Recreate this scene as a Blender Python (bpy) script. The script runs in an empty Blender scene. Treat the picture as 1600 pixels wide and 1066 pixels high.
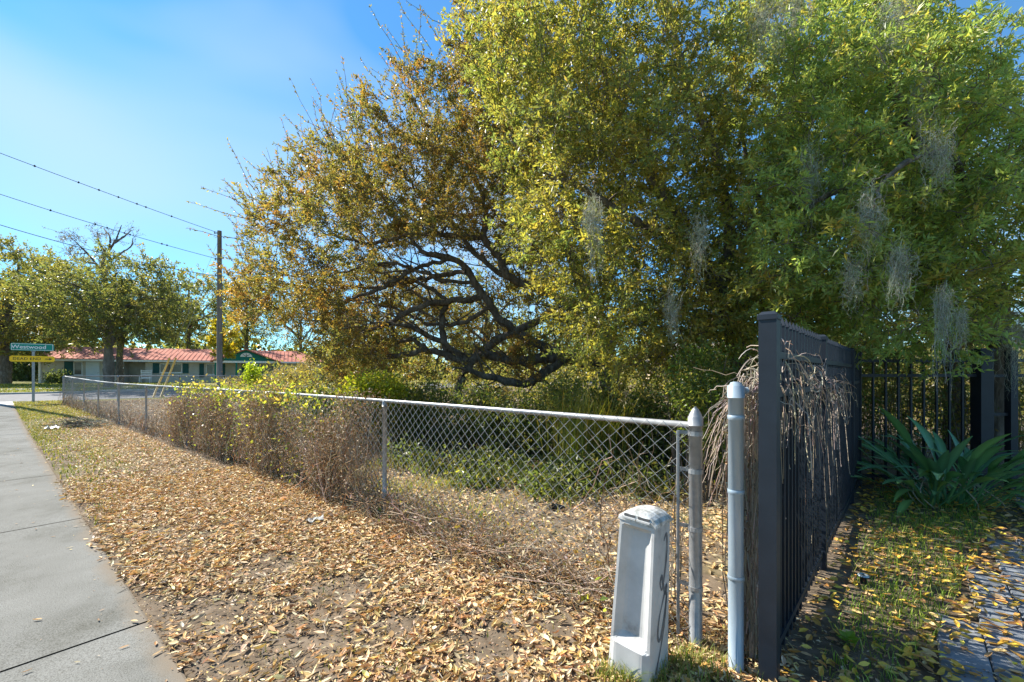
import bpy, math, random
import numpy as np
from mathutils import Vector, Matrix
random.seed(7); rng = np.random.default_rng(11)
C = bpy.context.scene.collection
sc = bpy.context.scene

# ------------------------------------------------------------------ camera
CAMZ, F, HOR = 1.52, 670.0, 585.0
cam = bpy.data.objects.new('camera', bpy.data.cameras.new('camera')); C.objects.link(cam)
cam.location = (0, 0, CAMZ); cam.rotation_euler = (math.radians(90), 0, 0)
cam.data.sensor_width = 36; cam.data.lens = 36*F/1600; cam.data.shift_y = (HOR-533)/1600
cam.data.clip_start = .05; cam.data.clip_end = 3000
sc.camera = cam

# ------------------------------------------------------------------ sky and sun
SUN_EL = math.radians(41); SX, SY = -.881, .472
SUN_ROT = math.atan2(SX, SY)
w = bpy.data.worlds.new('World'); sc.world = w; w.use_nodes = True
nt = w.node_tree; nt.nodes.clear()
sky = nt.nodes.new('ShaderNodeTexSky'); sky.sky_type = 'NISHITA'; sky.sun_disc = False
sky.sun_elevation = SUN_EL; sky.sun_rotation = SUN_ROT
sky.air_density = 1.0; sky.dust_density = .05; sky.ozone_density = 2.0
hs = nt.nodes.new('ShaderNodeHueSaturation'); hs.inputs['Saturation'].default_value = 1.15
hs.inputs['Value'].default_value = 1.0
tc = nt.nodes.new('ShaderNodeTexCoord'); mp = nt.nodes.new('ShaderNodeMapping')
mp.inputs['Scale'].default_value = (1, 1, 1.7); mp.inputs['Location'].default_value = (-1.62, -2.3, -.62)
nz = nt.nodes.new('ShaderNodeTexNoise'); nz.inputs['Scale'].default_value = 1.5; nz.inputs['Detail'].default_value = 3.5
nz.inputs['Roughness'].default_value = .45; nz.inputs['Distortion'].default_value = .5
cr = nt.nodes.new('ShaderNodeValToRGB')
cr.color_ramp.elements[0].position = .46; cr.color_ramp.elements[0].color = (.13, .13, .13, 1)
cr.color_ramp.elements[1].position = .74; cr.color_ramp.elements[1].color = (.75, .75, .75, 1)
mx = nt.nodes.new('ShaderNodeMix'); mx.data_type = 'RGBA'
mx.inputs[7].default_value = (3.5, 4.3, 4.7, 1)
bg = nt.nodes.new('ShaderNodeBackground'); bg.inputs['Strength'].default_value = .090
wo = nt.nodes.new('ShaderNodeOutputWorld')
L = nt.links.new
tn = nt.nodes.new('ShaderNodeMix'); tn.data_type = 'RGBA'; tn.blend_type = 'MULTIPLY'; tn.inputs[0].default_value = 1; tn.inputs[7].default_value = (.58, .92, 1.10, 1)
L(sky.outputs[0], tn.inputs[6]); L(tn.outputs[2], hs.inputs['Color']); L(tc.outputs['Generated'], mp.inputs[0]); L(mp.outputs[0], nz.inputs['Vector'])
L(nz.outputs['Fac'], cr.inputs[0]); L(cr.outputs[0], mx.inputs[0]); L(hs.outputs[0], mx.inputs[6])
L(mx.outputs[2], bg.inputs[0]); L(bg.outputs[0], wo.inputs[0])
sun = bpy.data.objects.new('sun', bpy.data.lights.new('sun', 'SUN')); C.objects.link(sun)
sd = Vector((SX*math.cos(SUN_EL), SY*math.cos(SUN_EL), math.sin(SUN_EL)))
sun.rotation_euler = (-sd).to_track_quat('-Z', 'Y').to_euler()
sun.data.energy = 5.0; sun.data.angle = math.radians(.53); sun.data.color = (1, .94, .84)
sun.location = (-20, 10, 30)
vs = sc.view_settings; vs.view_transform = 'Standard'; vs.look = 'None'; vs.gamma = 1; vs.use_curve_mapping = False
vs.exposure = 1.25
sc.cycles.max_bounces = 6; sc.cycles.diffuse_bounces = 4; sc.cycles.glossy_bounces = 2
sc.cycles.transmission_bounces = 4; sc.cycles.transparent_max_bounces = 6
sc.cycles.caustics_reflective = False; sc.cycles.caustics_refractive = False

# ------------------------------------------------------------------ frames of reference
DX, DY = -.772, .635            # along the pavement, away from the viewer
NX, NY = .635, .772             # across, towards the lot
def SN(s, n): return (s*DX+n*NX, s*DY+n*NY)
def to_sn(x, y): return (x*DX+y*DY, x*NX+y*NY)
def H(x, y):
    s = x*DX+y*DY
    f = lambda a: np.where(a > 20, a, np.log1p(np.exp(np.minimum(a, 20)*1.0)))
    h = .022*f(s-19) - .011*f(s-40) - .011*f(s-75)
    return h
def HZ(x, y): return float(H(x, y))
def pix(x, y, Y): return Vector(((x-800)/F*Y, Y, CAMZ+(HOR-y)/F*Y))
def gpix(x, y):
    h = 0
    for _ in range(12):
        Y = F*(CAMZ-h)/(y-HOR); X = (x-800)/F*Y; h = HZ(X, Y)
    return Vector((X, Y, h))

# ------------------------------------------------------------------ helpers
class MB:
    def __init__(s): s.v = []; s.f = []; s.c = []; s.n = 0
    def add(s, v, f, col=None):
        v = np.asarray(v, dtype=np.float64).reshape(-1, 3)
        s.v.append(v)
        fs = f if isinstance(f, list) and len(f) and not np.isscalar(f[0]) and not isinstance(f, np.ndarray) else [f]
        if isinstance(f, np.ndarray): s.f.append(f+s.n)
        else:
            for q in f: s.f.append(np.array([q], dtype=np.int64)+s.n)
        if col is not None:
            col = np.asarray(col, dtype=np.float64)
            if col.ndim == 1: col = np.tile(col, (len(v), 1))
            s.c.append(col)
        s.n += len(v); return s
    def box(s, x0, x1, y0, y1, z0, z1, R=None, O=None):
        v = np.array([(x, y, z) for z in (z0, z1) for y in (y0, y1) for x in (x0, x1)], float)
        if R is not None: v = v @ np.array(R).T
        if O is not None: v = v+np.array(O)
        return s.add(v, np.array([(0, 2, 3, 1), (4, 5, 7, 6), (0, 1, 5, 4), (2, 6, 7, 3), (0, 4, 6, 2), (1, 3, 7, 5)]))
    def mesh(s, name, smooth=False):
        me = bpy.data.meshes.new(name)
        V = np.concatenate(s.v); me.vertices.add(len(V)); me.vertices.foreach_set('co', V.ravel().astype(np.float32))
        loops = np.concatenate([f.ravel() for f in s.f]).astype(np.int32)
        tot = np.concatenate([np.full(len(f), f.shape[1]) for f in s.f]).astype(np.int32)
        me.loops.add(len(loops)); me.loops.foreach_set('vertex_index', loops)
        st = np.concatenate([[0], np.cumsum(tot)[:-1]]).astype(np.int32)
        me.polygons.add(len(tot)); me.polygons.foreach_set('loop_start', st); me.polygons.foreach_set('loop_total', tot)
        me.polygons.foreach_set('use_smooth', np.full(len(tot), bool(smooth)))
        if s.c:
            a = me.color_attributes.new('tint', 'FLOAT_COLOR', 'POINT')
            cc = np.concatenate(s.c); cc = np.concatenate([cc, np.ones((len(cc), 1))], 1)
            a.data.foreach_set('color', cc.ravel().astype(np.float32))
        me.update(calc_edges=True); me.validate(); return me
    def build(s, name, m, parent=None, smooth=False, loc=None):
        return link(name, s.mesh(name, smooth), m, parent, loc)
def link(name, me, m, parent=None, loc=None):
    o = bpy.data.objects.new(name, me); C.objects.link(o)
    if m is not None and not me.materials: me.materials.append(m)
    if parent is not None: o.parent = parent
    if loc is not None: o.location = loc
    return o
def tag(o, label=None, cat=None, group=None, kind=None):
    if label: o['label'] = label
    if cat: o['category'] = cat
    if group: o['group'] = group
    if kind: o['kind'] = kind
    return o
def thing(name, label, cat, loc=(0, 0, 0), rz=0, group=None):
    o = bpy.data.objects.new(name, None); C.objects.link(o); o.empty_display_size = .1
    o.location = loc; o.rotation_euler = (0, 0, rz)
    return tag(o, label, cat, group)
def nrm(a): return a/np.maximum(np.linalg.norm(a, axis=-1, keepdims=True), 1e-9)
def tubes(P, R, sides=4):
    """P (N,K,3) centre lines, R (N,K) radii -> verts, quads"""
    P = np.asarray(P, float); R = np.asarray(R, float)
    N, K, _ = P.shape
    T = np.gradient(P, axis=1); T = nrm(T)
    ref = np.where(np.abs(T[..., 2:3]) < .9, np.array([0, 0, 1.]), np.array([1., 0, 0]))
    A = nrm(np.cross(T, ref)); B = np.cross(T, A)
    an = np.arange(sides)*2*np.pi/sides
    V = P[:, :, None, :]+R[:, :, None, None]*(np.cos(an)[None, None, :, None]*A[:, :, None, :]+np.sin(an)[None, None, :, None]*B[:, :, None, :])
    i = np.arange(N)[:, None, None]; k = np.arange(K-1)[None, :, None]; j = np.arange(sides)[None, None, :]
    b = (i*K+k)*sides
    q = np.stack([b+j, b+(j+1) % sides, b+sides+(j+1) % sides, b+sides+j], -1).reshape(-1, 4)
    return V.reshape(-1, 3), q
def tube1(mb, pts, rad, sides=8, cap=True, col=None):
    pts = np.asarray(pts, float); K = len(pts)
    rad = np.full(K, rad) if np.isscalar(rad) else np.asarray(rad, float)
    v, q = tubes(pts[None], rad[None], sides)
    mb.add(v, q, None if col is None else col)
    if cap:
        n0 = mb.n-len(v)
        mb.f.append(np.array([[n0+j for j in range(sides)]])); mb.f.append(np.array([[n0+(K-1)*sides+j for j in reversed(range(sides))]]))
def resample(pts, rads, step=.25, wob=0.0):
    """smooth Catmull-Rom through control points"""
    p = np.array([list(q) for q in pts], float); r = np.array(rads, float)
    p = np.vstack([2*p[0]-p[1], p, 2*p[-1]-p[-2]]); r = np.concatenate([[r[0]], r, [r[-1]]])
    out, rr = [], []
    for i in range(1, len(p)-2):
        d = np.linalg.norm(p[i+1]-p[i]); m = max(2, int(d/step))
        for u in np.arange(m)/m:
            out.append(.5*((2*p[i])+(p[i+1]-p[i-1])*u+(2*p[i-1]-5*p[i]+4*p[i+1]-p[i+2])*u*u+(3*p[i]-p[i-1]-3*p[i+1]+p[i+2])*u**3))
            rr.append(r[i]*(1-u)+r[i+1]*u)
    out.append(p[-2]); rr.append(r[-2])
    out = np.array(out); rr = np.array(rr)
    if wob: 
        out[1:-1] += rng.normal(size=(len(out)-2, 3))*wob
        rr = rr*(1+.08*rng.normal(size=len(rr)))
    return out, rr
def pick_cols(n, pal, wts, jit=.18):
    pal = np.array(pal); wts = np.array(wts, float); wts /= wts.sum()
    c = pal[rng.choice(len(pal), n, p=wts)]
    return np.clip(c*(1+jit*rng.normal(size=(n, 1)))*(1+.06*rng.normal(size=(n, 3))), .004, .9)
def leaves(mb, pos, d, nor, Ln, W, col, fold=.25):
    """kite leaf folded on its midrib: 4 verts, 2 tris"""
    d = nrm(d); side = nrm(np.cross(d, nor)); up = np.cross(side, d)
    Ln = Ln[:, None]; W = W[:, None]
    m = pos+d*Ln*.45
    a = m+side*W*.5+up*W*fold; b = m-side*W*.5+up*W*fold; t = pos+d*Ln
    V = np.stack([pos, a, t, b], 1).reshape(-1, 3)
    i = np.arange(len(pos))[:, None]*4
    mb.add(V, np.concatenate([i+np.array([[0, 1, 2]]), i+np.array([[0, 2, 3]])]), np.repeat(col, 4, 0))
def leaves5(mb, pos, d, nor, Ln, W, col, curl):
    """fallen leaf: pointed, curled across and along, 8 verts, 6 faces"""
    d = nrm(d); side = nrm(np.cross(d, nor)); up = np.cross(side, d)
    Ln = Ln[:, None]; W = W[:, None]; c = curl[:, None]; w1 = rng.uniform(.8, 1.1, Ln.shape); w2 = rng.uniform(.65, 1.05, Ln.shape)
    lift = lambda t_: up*Ln*c*.9*(t_*t_)
    p0 = pos-d*Ln*.5+lift(.5); p1 = pos+d*Ln*.5+lift(-.5)*rng.uniform(.2, 1.3, Ln.shape)
    m1 = pos-d*Ln*.16+lift(.16); m2 = pos+d*Ln*.20+lift(.2); e = up*W*np.abs(c)*.55
    V = np.stack([p0, m1+side*W*.5*w1+e, m2+side*W*.42*w2+e, p1, m2-side*W*.42*w1+e, m1-side*W*.5*w2+e, m1, m2], 1).reshape(-1, 3)
    i = np.arange(len(pos))[:, None]*8
    mb.add(V, np.concatenate([i+np.array([t]) for t in ((0, 1, 6), (0, 6, 5), (3, 7, 2), (3, 4, 7))]), np.repeat(col, 8, 0))
    mb.f.append(np.concatenate([i+np.array([t]) for t in ((6, 1, 2, 7), (5, 6, 7, 4))])+mb.n-len(V))
def rvec(n): return nrm(rng.normal(size=(n, 3)))

# ------------------------------------------------------------------ materials
def new_mat(name):
    m = bpy.data.materials.new(name); m.use_nodes = True
    return m, m.node_tree, m.node_tree.nodes['Principled BSDF'], m.node_tree.nodes['Material Output']
def ramp(t, cols):
    r = t.nodes.new('ShaderNodeValToRGB'); e = r.color_ramp.elements
    while len(e) < len(cols): e.new(.5)
    for k, (p, c) in enumerate(cols): e[k].position = p; e[k].color = (*c, 1)
    return r
def pmat(name, cols, scale=4, rough=.8, bump=0, bscale=40, spec=.3, metal=0, stretch=(1, 1, 1), detail=6, dist=.01):
    m, t, b, o = new_mat(name); l = t.links.new
    tcn = t.nodes.new('ShaderNodeTexCoord'); mpn = t.nodes.new('ShaderNodeMapping'); mpn.inputs['Scale'].default_value = stretch
    l(tcn.outputs['Object'], mpn.inputs[0])
    n = t.nodes.new('ShaderNodeTexNoise'); n.inputs['Scale'].default_value = scale; n.inputs['Detail'].default_value = detail
    n.inputs['Roughness'].default_value = .62
    l(mpn.outputs[0], n.inputs['Vector'])
    if not isinstance(cols[0][0], (int, float)): cols = [(.3, cols[0]), (.7, cols[1])]
    r = ramp(t, cols); l(n.outputs['Fac'], r.inputs[0]); l(r.outputs[0], b.inputs['Base Color'])
    b.inputs['Roughness'].default_value = rough; b.inputs['Specular IOR Level'].default_value = spec; b.inputs['Metallic'].default_value = metal
    if bump:
        n2 = t.nodes.new('ShaderNodeTexNoise'); n2.inputs['Scale'].default_value = bscale; n2.inputs['Detail'].default_value = 5
        l(mpn.outputs[0], n2.inputs['Vector'])
        bp = t.nodes.new('ShaderNodeBump'); bp.inputs['Strength'].default_value = bump; bp.inputs['Distance'].default_value = dist
        l(n2.outputs['Fac'], bp.inputs['Height']); l(bp.outputs[0], b.inputs['Normal'])
    return m
def leafmat(name, trans=.4, rough=.45, spec=.35, tcol=(1.25, 1.15, .45)):
    m, t, b, o = new_mat(name); l = t.links.new
    a = t.nodes.new('ShaderNodeAttribute'); a.attribute_name = 'tint'
    l(a.outputs['Color'], b.inputs['Base Color']); b.inputs['Roughness'].default_value = rough; b.inputs['Specular IOR Level'].default_value = spec
    tr = t.nodes.new('ShaderNodeBsdfTranslucent')
    mul = t.nodes.new('ShaderNodeMix'); mul.data_type = 'RGBA'; mul.blend_type = 'MULTIPLY'; mul.inputs[0].default_value = 1
    mul.inputs[7].default_value = (*tcol, 1); l(a.outputs['Color'], mul.inputs[6]); l(mul.outputs[2], tr.inputs['Color'])
    ms = t.nodes.new('ShaderNodeMixShader'); ms.inputs[0].default_value = trans
    l(b.outputs[0], ms.inputs[1]); l(tr.outputs[0], ms.inputs[2]); l(ms.outputs[0], o.inputs['Surface'])
    return m
M = {}
M['leaf'] = leafmat('leaf_green', .56, .38, .5, (1.6, 1.55, .85))
M['litter'] = leafmat('leaf_dry', .15, .6, .3, (1.2, 1, .7))
M['drystem'] = leafmat('stem_dry', .2, .8, .15, (1.2, 1, .7))
M['grass'] = leafmat('grass_blade', .35, .5, .3, (1.3, 1.3, .5))
M['moss'] = leafmat('spanish_moss', .35, .9, .1, (1.1, 1.1, .9))
M['bark'] = pmat('bark', [(.25, (.05, .042, .034)), (.52, (.15, .125, .10)), (.78, (.30, .265, .225))], 9, .95, .9, 30, .1, stretch=(1, 1, .35), dist=.03)
M['barkpale'] = pmat('bark_pale', [(.25, (.09, .075, .06)), (.55, (.19, .165, .14)), (.8, (.31, .28, .25))], 4, .95, .6, 14, .1, stretch=(1, 1, .3), dist=.04)
M['galv'] = pmat('galvanised_steel', [(.3, (.20, .21, .22)), (.6, (.30, .31, .32)), (.8, (.38, .39, .40))], 14, .42, .15, 80, .5, .35, dist=.002)
M['galv_blue'] = pmat('painted_steel', [(.25, (.20, .26, .31)), (.55, (.29, .36, .42)), (.8, (.36, .43, .49))], 8, .38, .1, 90, .5, .15, dist=.002, stretch=(1, 1, .3))
M['wire'] = pmat('galvanised_wire', [(.3, (.30, .31, .32)), (.7, (.50, .51, .52))], 20, .5, 0, 1, .5, .3)
M['black'] = pmat('black_powder_coat', [(.3, (.007, .012, .020)), (.7, (.013, .021, .033))], 6, .5, .12, 160, .35, 0, dist=.001)
M['concrete'] = None
M['plastic'] = pmat('grey_plastic', [(.30, (.25, .245, .23)), (.42, (.39, .395, .39)), (.6, (.45, .455, .45)), (.85, (.50, .505, .50))], 6, .65, .3, 160, .35, dist=.001)
M['lichen'] = pmat('lichen_plastic', [(.36, (.24, .24, .22)), (.5, (.42, .42, .40)), (.62, (.60, .61, .60))], 26, .85, .4, 120, .2, dist=.003)
M['slot'] = pmat('dark_slot', [(.3, (.05, .05, .05)), (.7, (.10, .10, .10))], 10, .7)
M['spray'] = pmat('dark_spray_paint', [(.3, (.07, .075, .085)), (.7, (.17, .18, .19))], 25, .6)
M['asphalt'] = pmat('asphalt', [(.3, (.12, .12, .125)), (.7, (.20, .20, .205))], 3, .9, .4, 120, .2, dist=.004)
M['polewood'] = pmat('pole_wood', [(.3, (.12, .105, .09)), (.7, (.27, .245, .22))], 6, .9, .5, 30, .1, stretch=(1, 1, .08))
M['wirecable'] = pmat('black_cable', [(.3, (.02, .02, .022)), (.7, (.04, .04, .04))], 5, .6)
M['guard'] = pmat('yellow_plastic', [(.3, (.62, .42, .12)), (.7, (.74, .55, .22))], 5, .5)
M['green_sign'] = pmat('green_sign_sheeting', [(.3, (.0, .22, .17)), (.7, (.0, .26, .20))], 3, .4)
M['yellow_sign'] = pmat('yellow_sign_sheeting', [(.3, (.88, .52, .01)), (.7, (.92, .58, .02))], 3, .4)
M['white'] = pmat('white_paint', [(.3, (.72, .73, .73)), (.7, (.80, .80, .80))], 4, .5)
M['ink'] = pmat('black_ink', [(.3, (.02, .02, .02)), (.7, (.03, .03, .03))], 4, .5)
M['stucco'] = pmat('house_stucco', [(.3, (.46, .44, .39)), (.7, (.56, .54, .48))], 1.5, .9, .3, 30, .2)
M['stucco_tan'] = pmat('tan_stucco', [(.3, (.52, .40, .29)), (.7, (.62, .50, .38))], 1.5, .9, .3, 30, .2)
M['teal'] = pmat('teal_paint', [(.3, (.008, .075, .080)), (.7, (.014, .10, .10))], 3, .5)
M['tealgreen'] = pmat('teal_green_siding', [(.3, (.0, .135, .11)), (.7, (.005, .165, .135))], 3, .6)
M['doorwhite'] = pmat('pale_blue_door', [(.3, (.58, .66, .72)), (.7, (.66, .73, .78))], 2, .5)
M['glass'] = pmat('window_glass', [(.3, (.05, .055, .06)), (.7, (.16, .13, .11))], 1.5, .12, 0, 1, .6)
M['roofgrey'] = pmat('grey_shingle', [(.3, (.16, .14, .13)), (.7, (.28, .25, .23))], 4, .9, .4, 20)
M['redroof'] = pmat('red_metal_roof', [(.25, (.33, .115, .085)), (.5, (.45, .175, .125)), (.8, (.54, .27, .205))], 1.1, .85, .2, 6, .1, stretch=(1, .3, 1))
M['blackdark'] = pmat('dark_plastic', [(.3, (.012, .015, .02)), (.7, (.03, .035, .045))], 4, .4)
M['bluefoliage'] = None
def concrete():
    m, t, b, o = new_mat('concrete'); l = t.links.new
    tcn = t.nodes.new('ShaderNodeTexCoord')
    n = t.nodes.new('ShaderNodeTexNoise'); n.inputs['Scale'].default_value = 1.3; n.inputs['Detail'].default_value = 8; n.inputs['Roughness'].default_value = .65
    n2 = t.nodes.new('ShaderNodeTexNoise'); n2.inputs['Scale'].default_value = 160; n2.inputs['Detail'].default_value = 2
    n3 = t.nodes.new('ShaderNodeTexVoronoi'); n3.inputs['Scale'].default_value = 34
    for q in (n, n2, n3): l(tcn.outputs['Object'], q.inputs['Vector'])
    r = ramp(t, [(.28, (.125, .123, .107)), (.48, (.188, .187, .172)), (.75, (.236, .235, .22))]); l(n.outputs['Fac'], r.inputs[0])
    r2 = ramp(t, [(.34, (.62, .61, .59)), (.5, (1, 1, 1)), (.72, (1.22, 1.22, 1.22))]); l(n2.outputs['Fac'], r2.inputs[0])
    r3 = ramp(t, [(.03, (.45, .43, .40)), (.085, (1, 1, 1))]); l(n3.outputs['Distance'], r3.inputs[0])
    k = t.nodes.new('ShaderNodeMix'); k.data_type = 'RGBA'; k.blend_type = 'MULTIPLY'; k.inputs[0].default_value = 1
    l(r.outputs[0], k.inputs[6]); l(r2.outputs[0], k.inputs[7])
    k2 = t.nodes.new('ShaderNodeMix'); k2.data_type = 'RGBA'; k2.blend_type = 'MULTIPLY'; k2.inputs[0].default_value = .35
    l(k.outputs[2], k2.inputs[6]); l(r3.outputs[0], k2.inputs[7])
    # dirt washed over the lot-side edge: a stain with its own shape (object Y runs across the walk)
    sx = t.nodes.new('ShaderNodeSeparateXYZ'); l(tcn.outputs['Object'], sx.inputs[0])
    mr = t.nodes.new('ShaderNodeMapRange'); mr.inputs[1].default_value = .28; mr.inputs[2].default_value = .62; l(sx.outputs['Y'], mr.inputs[0])
    n4 = t.nodes.new('ShaderNodeTexNoise'); n4.inputs['Scale'].default_value = 1.9; n4.inputs['Detail'].default_value = 9; n4.inputs['Roughness'].default_value = .7; l(tcn.outputs['Object'], n4.inputs['Vector'])
    ma = t.nodes.new('ShaderNodeMath'); ma.operation = 'MULTIPLY_ADD'; ma.inputs[1].default_value = 2.2; ma.inputs[2].default_value = -2.35
    ad = t.nodes.new('ShaderNodeMath'); ad.operation = 'ADD'; l(mr.outputs[0], ad.inputs[0]); l(n4.outputs['Fac'], ad.inputs[1])
    l(ad.outputs[0], ma.inputs[0]); ma.use_clamp = True
    k3 = t.nodes.new('ShaderNodeMix'); k3.data_type = 'RGBA'; k3.inputs[7].default_value = (.20, .165, .125, 1)
    l(ma.outputs[0], k3.inputs[0]); l(k2.outputs[2], k3.inputs[6]); l(k3.outputs[2], b.inputs['Base Color'])
    b.inputs['Roughness'].default_value = 1; b.inputs['Specular IOR Level'].default_value = .04
    bp = t.nodes.new('ShaderNodeBump'); bp.inputs['Strength'].default_value = .35; bp.inputs['Distance'].default_value = .004
    l(n2.outputs['Fac'], bp.inputs['Height']); l(bp.outputs[0], b.inputs['Normal'])
    return m
M['concrete'] = concrete()
M['kerbstone'] = pmat('plain_concrete', [(.3, (.34, .34, .32)), (.7, (.46, .46, .44))], 3, .9, .2, 60, .2)
M['paver'] = pmat('slate_paver', [(.28, (.11, .125, .15)), (.5, (.185, .205, .23)), (.75, (.27, .285, .305))], 4, .7, .4, 45, .35, dist=.004)
def ground_mat():
    m, t, b, o = new_mat('soil_and_turf'); l = t.links.new
    tcn = t.nodes.new('ShaderNodeTexCoord'); a = t.nodes.new('ShaderNodeAttribute'); a.attribute_name = 'tint'
    n = t.nodes.new('ShaderNodeTexNoise'); n.inputs['Scale'].default_value = 6; n.inputs['Detail'].default_value = 9; n.inputs['Roughness'].default_value = .7
    n2 = t.nodes.new('ShaderNodeTexNoise'); n2.inputs['Scale'].default_value = .7; n2.inputs['Detail'].default_value = 6
    n3 = t.nodes.new('ShaderNodeTexNoise'); n3.inputs['Scale'].default_value = 70; n3.inputs['Detail'].default_value = 4
    for q in (n, n2, n3): l(tcn.outputs['Object'], q.inputs['Vector'])
    soil = ramp(t, [(.3, (.07, .052, .036)), (.5, (.15, .115, .08)), (.72, (.24, .19, .14))]); l(n.outputs['Fac'], soil.inputs[0])
    turf = ramp(t, [(.3, (.10, .11, .03)), (.5, (.19, .19, .055)), (.7, (.33, .27, .12))]); l(n3.outputs['Fac'], turf.inputs[0])
    sep = t.nodes.new('ShaderNodeSeparateColor'); l(a.outputs['Color'], sep.inputs[0])
    ad = t.nodes.new('ShaderNodeMath'); ad.operation = 'ADD'; l(sep.outputs[0], ad.inputs[0]); l(n2.outputs['Fac'], ad.inputs[1])
    mr = t.nodes.new('ShaderNodeMapRange'); mr.inputs[1].default_value = .8; mr.inputs[2].default_value = 1.05; l(ad.outputs[0], mr.inputs[0])
    k = t.nodes.new('ShaderNodeMix'); k.data_type = 'RGBA'; l(mr.outputs[0], k.inputs[0]); l(soil.outputs[0], k.inputs[6]); l(turf.outputs[0], k.inputs[7])
    l(k.outputs[2], b.inputs['Base Color']); b.inputs['Roughness'].default_value = 1; b.inputs['Specular IOR Level'].default_value = .1
    bp = t.nodes.new('ShaderNodeBump'); bp.inputs['Strength'].default_value = .6; bp.inputs['Distance'].default_value = .02
    l(n.outputs['Fac'], bp.inputs['Height']); l(bp.outputs[0], b.inputs['Normal'])
    return m
M['ground'] = ground_mat()

# ------------------------------------------------------------------ ground, pavement, roads
WALK0, WALK1 = -.92, .62
def axis(a0, a1, step, far):
    c = list(np.arange(a0, a1+1e-6, step)); d = step; x = c[-1]
    while x < far: d *= 1.35; x += d; c.append(x)
    d = step; x = c[0]
    while x > -far: d *= 1.35; x -= d; c.insert(0, x)
    return np.array(c)
sa = axis(-4, 45, .5, 900); na = np.unique(np.concatenate([axis(-12, 14, .5, 900), [WALK0-.01, WALK0+.01, WALK1-.01, WALK1+.01, -2.2, -2.21]]))
SS, NN = np.meshgrid(sa, na, indexing='ij')
GX, GY = SS*DX+NN*NX, SS*DY+NN*NY
GZ = H(GX, GY)
bumps = .012*np.sin(GX*3.1+1)*np.sin(GY*2.7)+.01*np.sin(GX*1.3-GY*1.9)
inwalk = (NN > WALK0) & (NN < WALK1) & (SS < 28.6)
instreet = (NN < -2.205)
incross = (SS > 30) & (SS < 38)
GZ = GZ+np.where(inwalk | instreet | incross, -.06, bumps*np.where((NN > WALK1) & (np.abs(SS) < 60), 1, 0))
cover = np.full(GX.shape, .12)
cover[(NN > WALK1) & (NN < 1.6) & (SS > 9)] = .35
cover[(NN > WALK1) & (NN < 2.6) & (SS > 19)] = .42
cover[(NN > 3) & (SS < 5) & (SS > 0.2)] = .25
cover[SS > 28.5] = .6
cover[(NN < WALK0)] = .6
cover[(SS < 0) & (NN > 2.3)] = .25
ns_, nn_ = GX.shape
idx = np.arange(ns_*nn_).reshape(ns_, nn_)
q = np.stack([idx[:-1, :-1], idx[:-1, 1:], idx[1:, 1:], idx[1:, :-1]], -1).reshape(-1, 4)
g = MB(); g.add(np.stack([GX, GY, GZ], -1), q, np.repeat(cover.reshape(-1, 1), 3, 1))
tag(g.build('ground', M['ground'], smooth=True), 'leaf strewn soil and turf of the verge and vacant lot', kind='structure')

ROT = np.array([[DX, -NX, 0], [DY, -NY, 0], [0, 0, 1]])   # local x along walk; local y = -n (right-handed)
walk = thing('sidewalk', 'pale grey concrete sidewalk running away at the left', None); walk['kind'] = 'structure'
walk.rotation_euler = (0, 0, math.atan2(DY, DX))
def slab_mesh(s0, s1):
    # local frame: x = s, y = -n
    K = 7; xs = np.linspace(s0, s1, K); ys = np.array([-WALK1, WALK1*-1+.012, -WALK0-.012, -WALK0])
    mb = MB(); V = []
    for i, x in enumerate(xs):
        wx, wy = SN(x, -.15); z = HZ(wx, wy)+.012
        xe = x+(.006 if i == 0 else -.006 if i == K-1 else 0)
        for j, y in enumerate(ys):
            V.append((xe, y, z-(.006 if j in (0, 3) else 0)-(.004 if i in (0, K-1) else 0)))
        for y in (-WALK1, -WALK0): V.append((xe, y, z-.11))
    V = np.array(V); q = []
    for i in range(K-1):
        a = i*6; b = a+6
        for j in range(3): q.append((a+j, a+j+1, b+j+1, b+j))
        q += [(a+4, a, b, b+4), (a+3, a+5, b+5, b+3)]
    q += [(0, 4, 5, 3), ((K-1)*6, (K-1)*6+3, (K-1)*6+5, (K-1)*6+4)]
    q = [tuple(reversed(t)) for t in q]
    mb.add(V, np.array(q)); return mb
# object coords of the concrete use y = -n, so flip the stain axis through a mirrored mesh property
js = [-5.6, -2.6, .4, 3.39, 6.36, 9.42, 12.5, 15.6, 18.7, 21.8, 24.9, 28.1]
for a_, b_ in zip(js[:-1], js[1:]):
    o = slab_mesh(a_+.004, b_-.004).build('slab', M['concrete'], walk)
# fix stain direction: local y is -n, material expects +n -> use negative map
for nd in M['concrete'].node_tree.nodes:
    if nd.type == 'MAP_RANGE': nd.inputs[1].default_value = -.36; nd.inputs[2].default_value = -.62

def strip(name, s0, s1, n0, n1, dz, m, ks=30, kn=6, thick=.0):
    s_ = np.linspace(s0, s1, ks); n_ = np.linspace(n0, n1, kn)
    A, B = np.meshgrid(s_, n_, indexing='ij'); X, Y = A*DX+B*NX, A*DY+B*NY
    Z = H(X, Y)+dz; idx = np.arange(ks*kn).reshape(ks, kn)
    q = np.stack([idx[:-1, :-1], idx[:-1, 1:], idx[1:, 1:], idx[1:, :-1]], -1).reshape(-1, 4)
    mb = MB(); mb.add(np.stack([X, Y, Z], -1), q)
    if thick:
        per = list(idx[0, :])+list(idx[1:, -1])+list(idx[-1, -2::-1])+list(idx[-2:0:-1, 0])
        top = np.stack([X, Y, Z], -1).reshape(-1, 3)[per]; bot = top-np.array([0, 0, thick]); k = len(per)
        mb.add(np.vstack([top, bot]), np.array([(i, i+k, (i+1) % k+k, (i+1) % k) for i in range(k)]))
    return mb.build(name, m)
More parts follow.
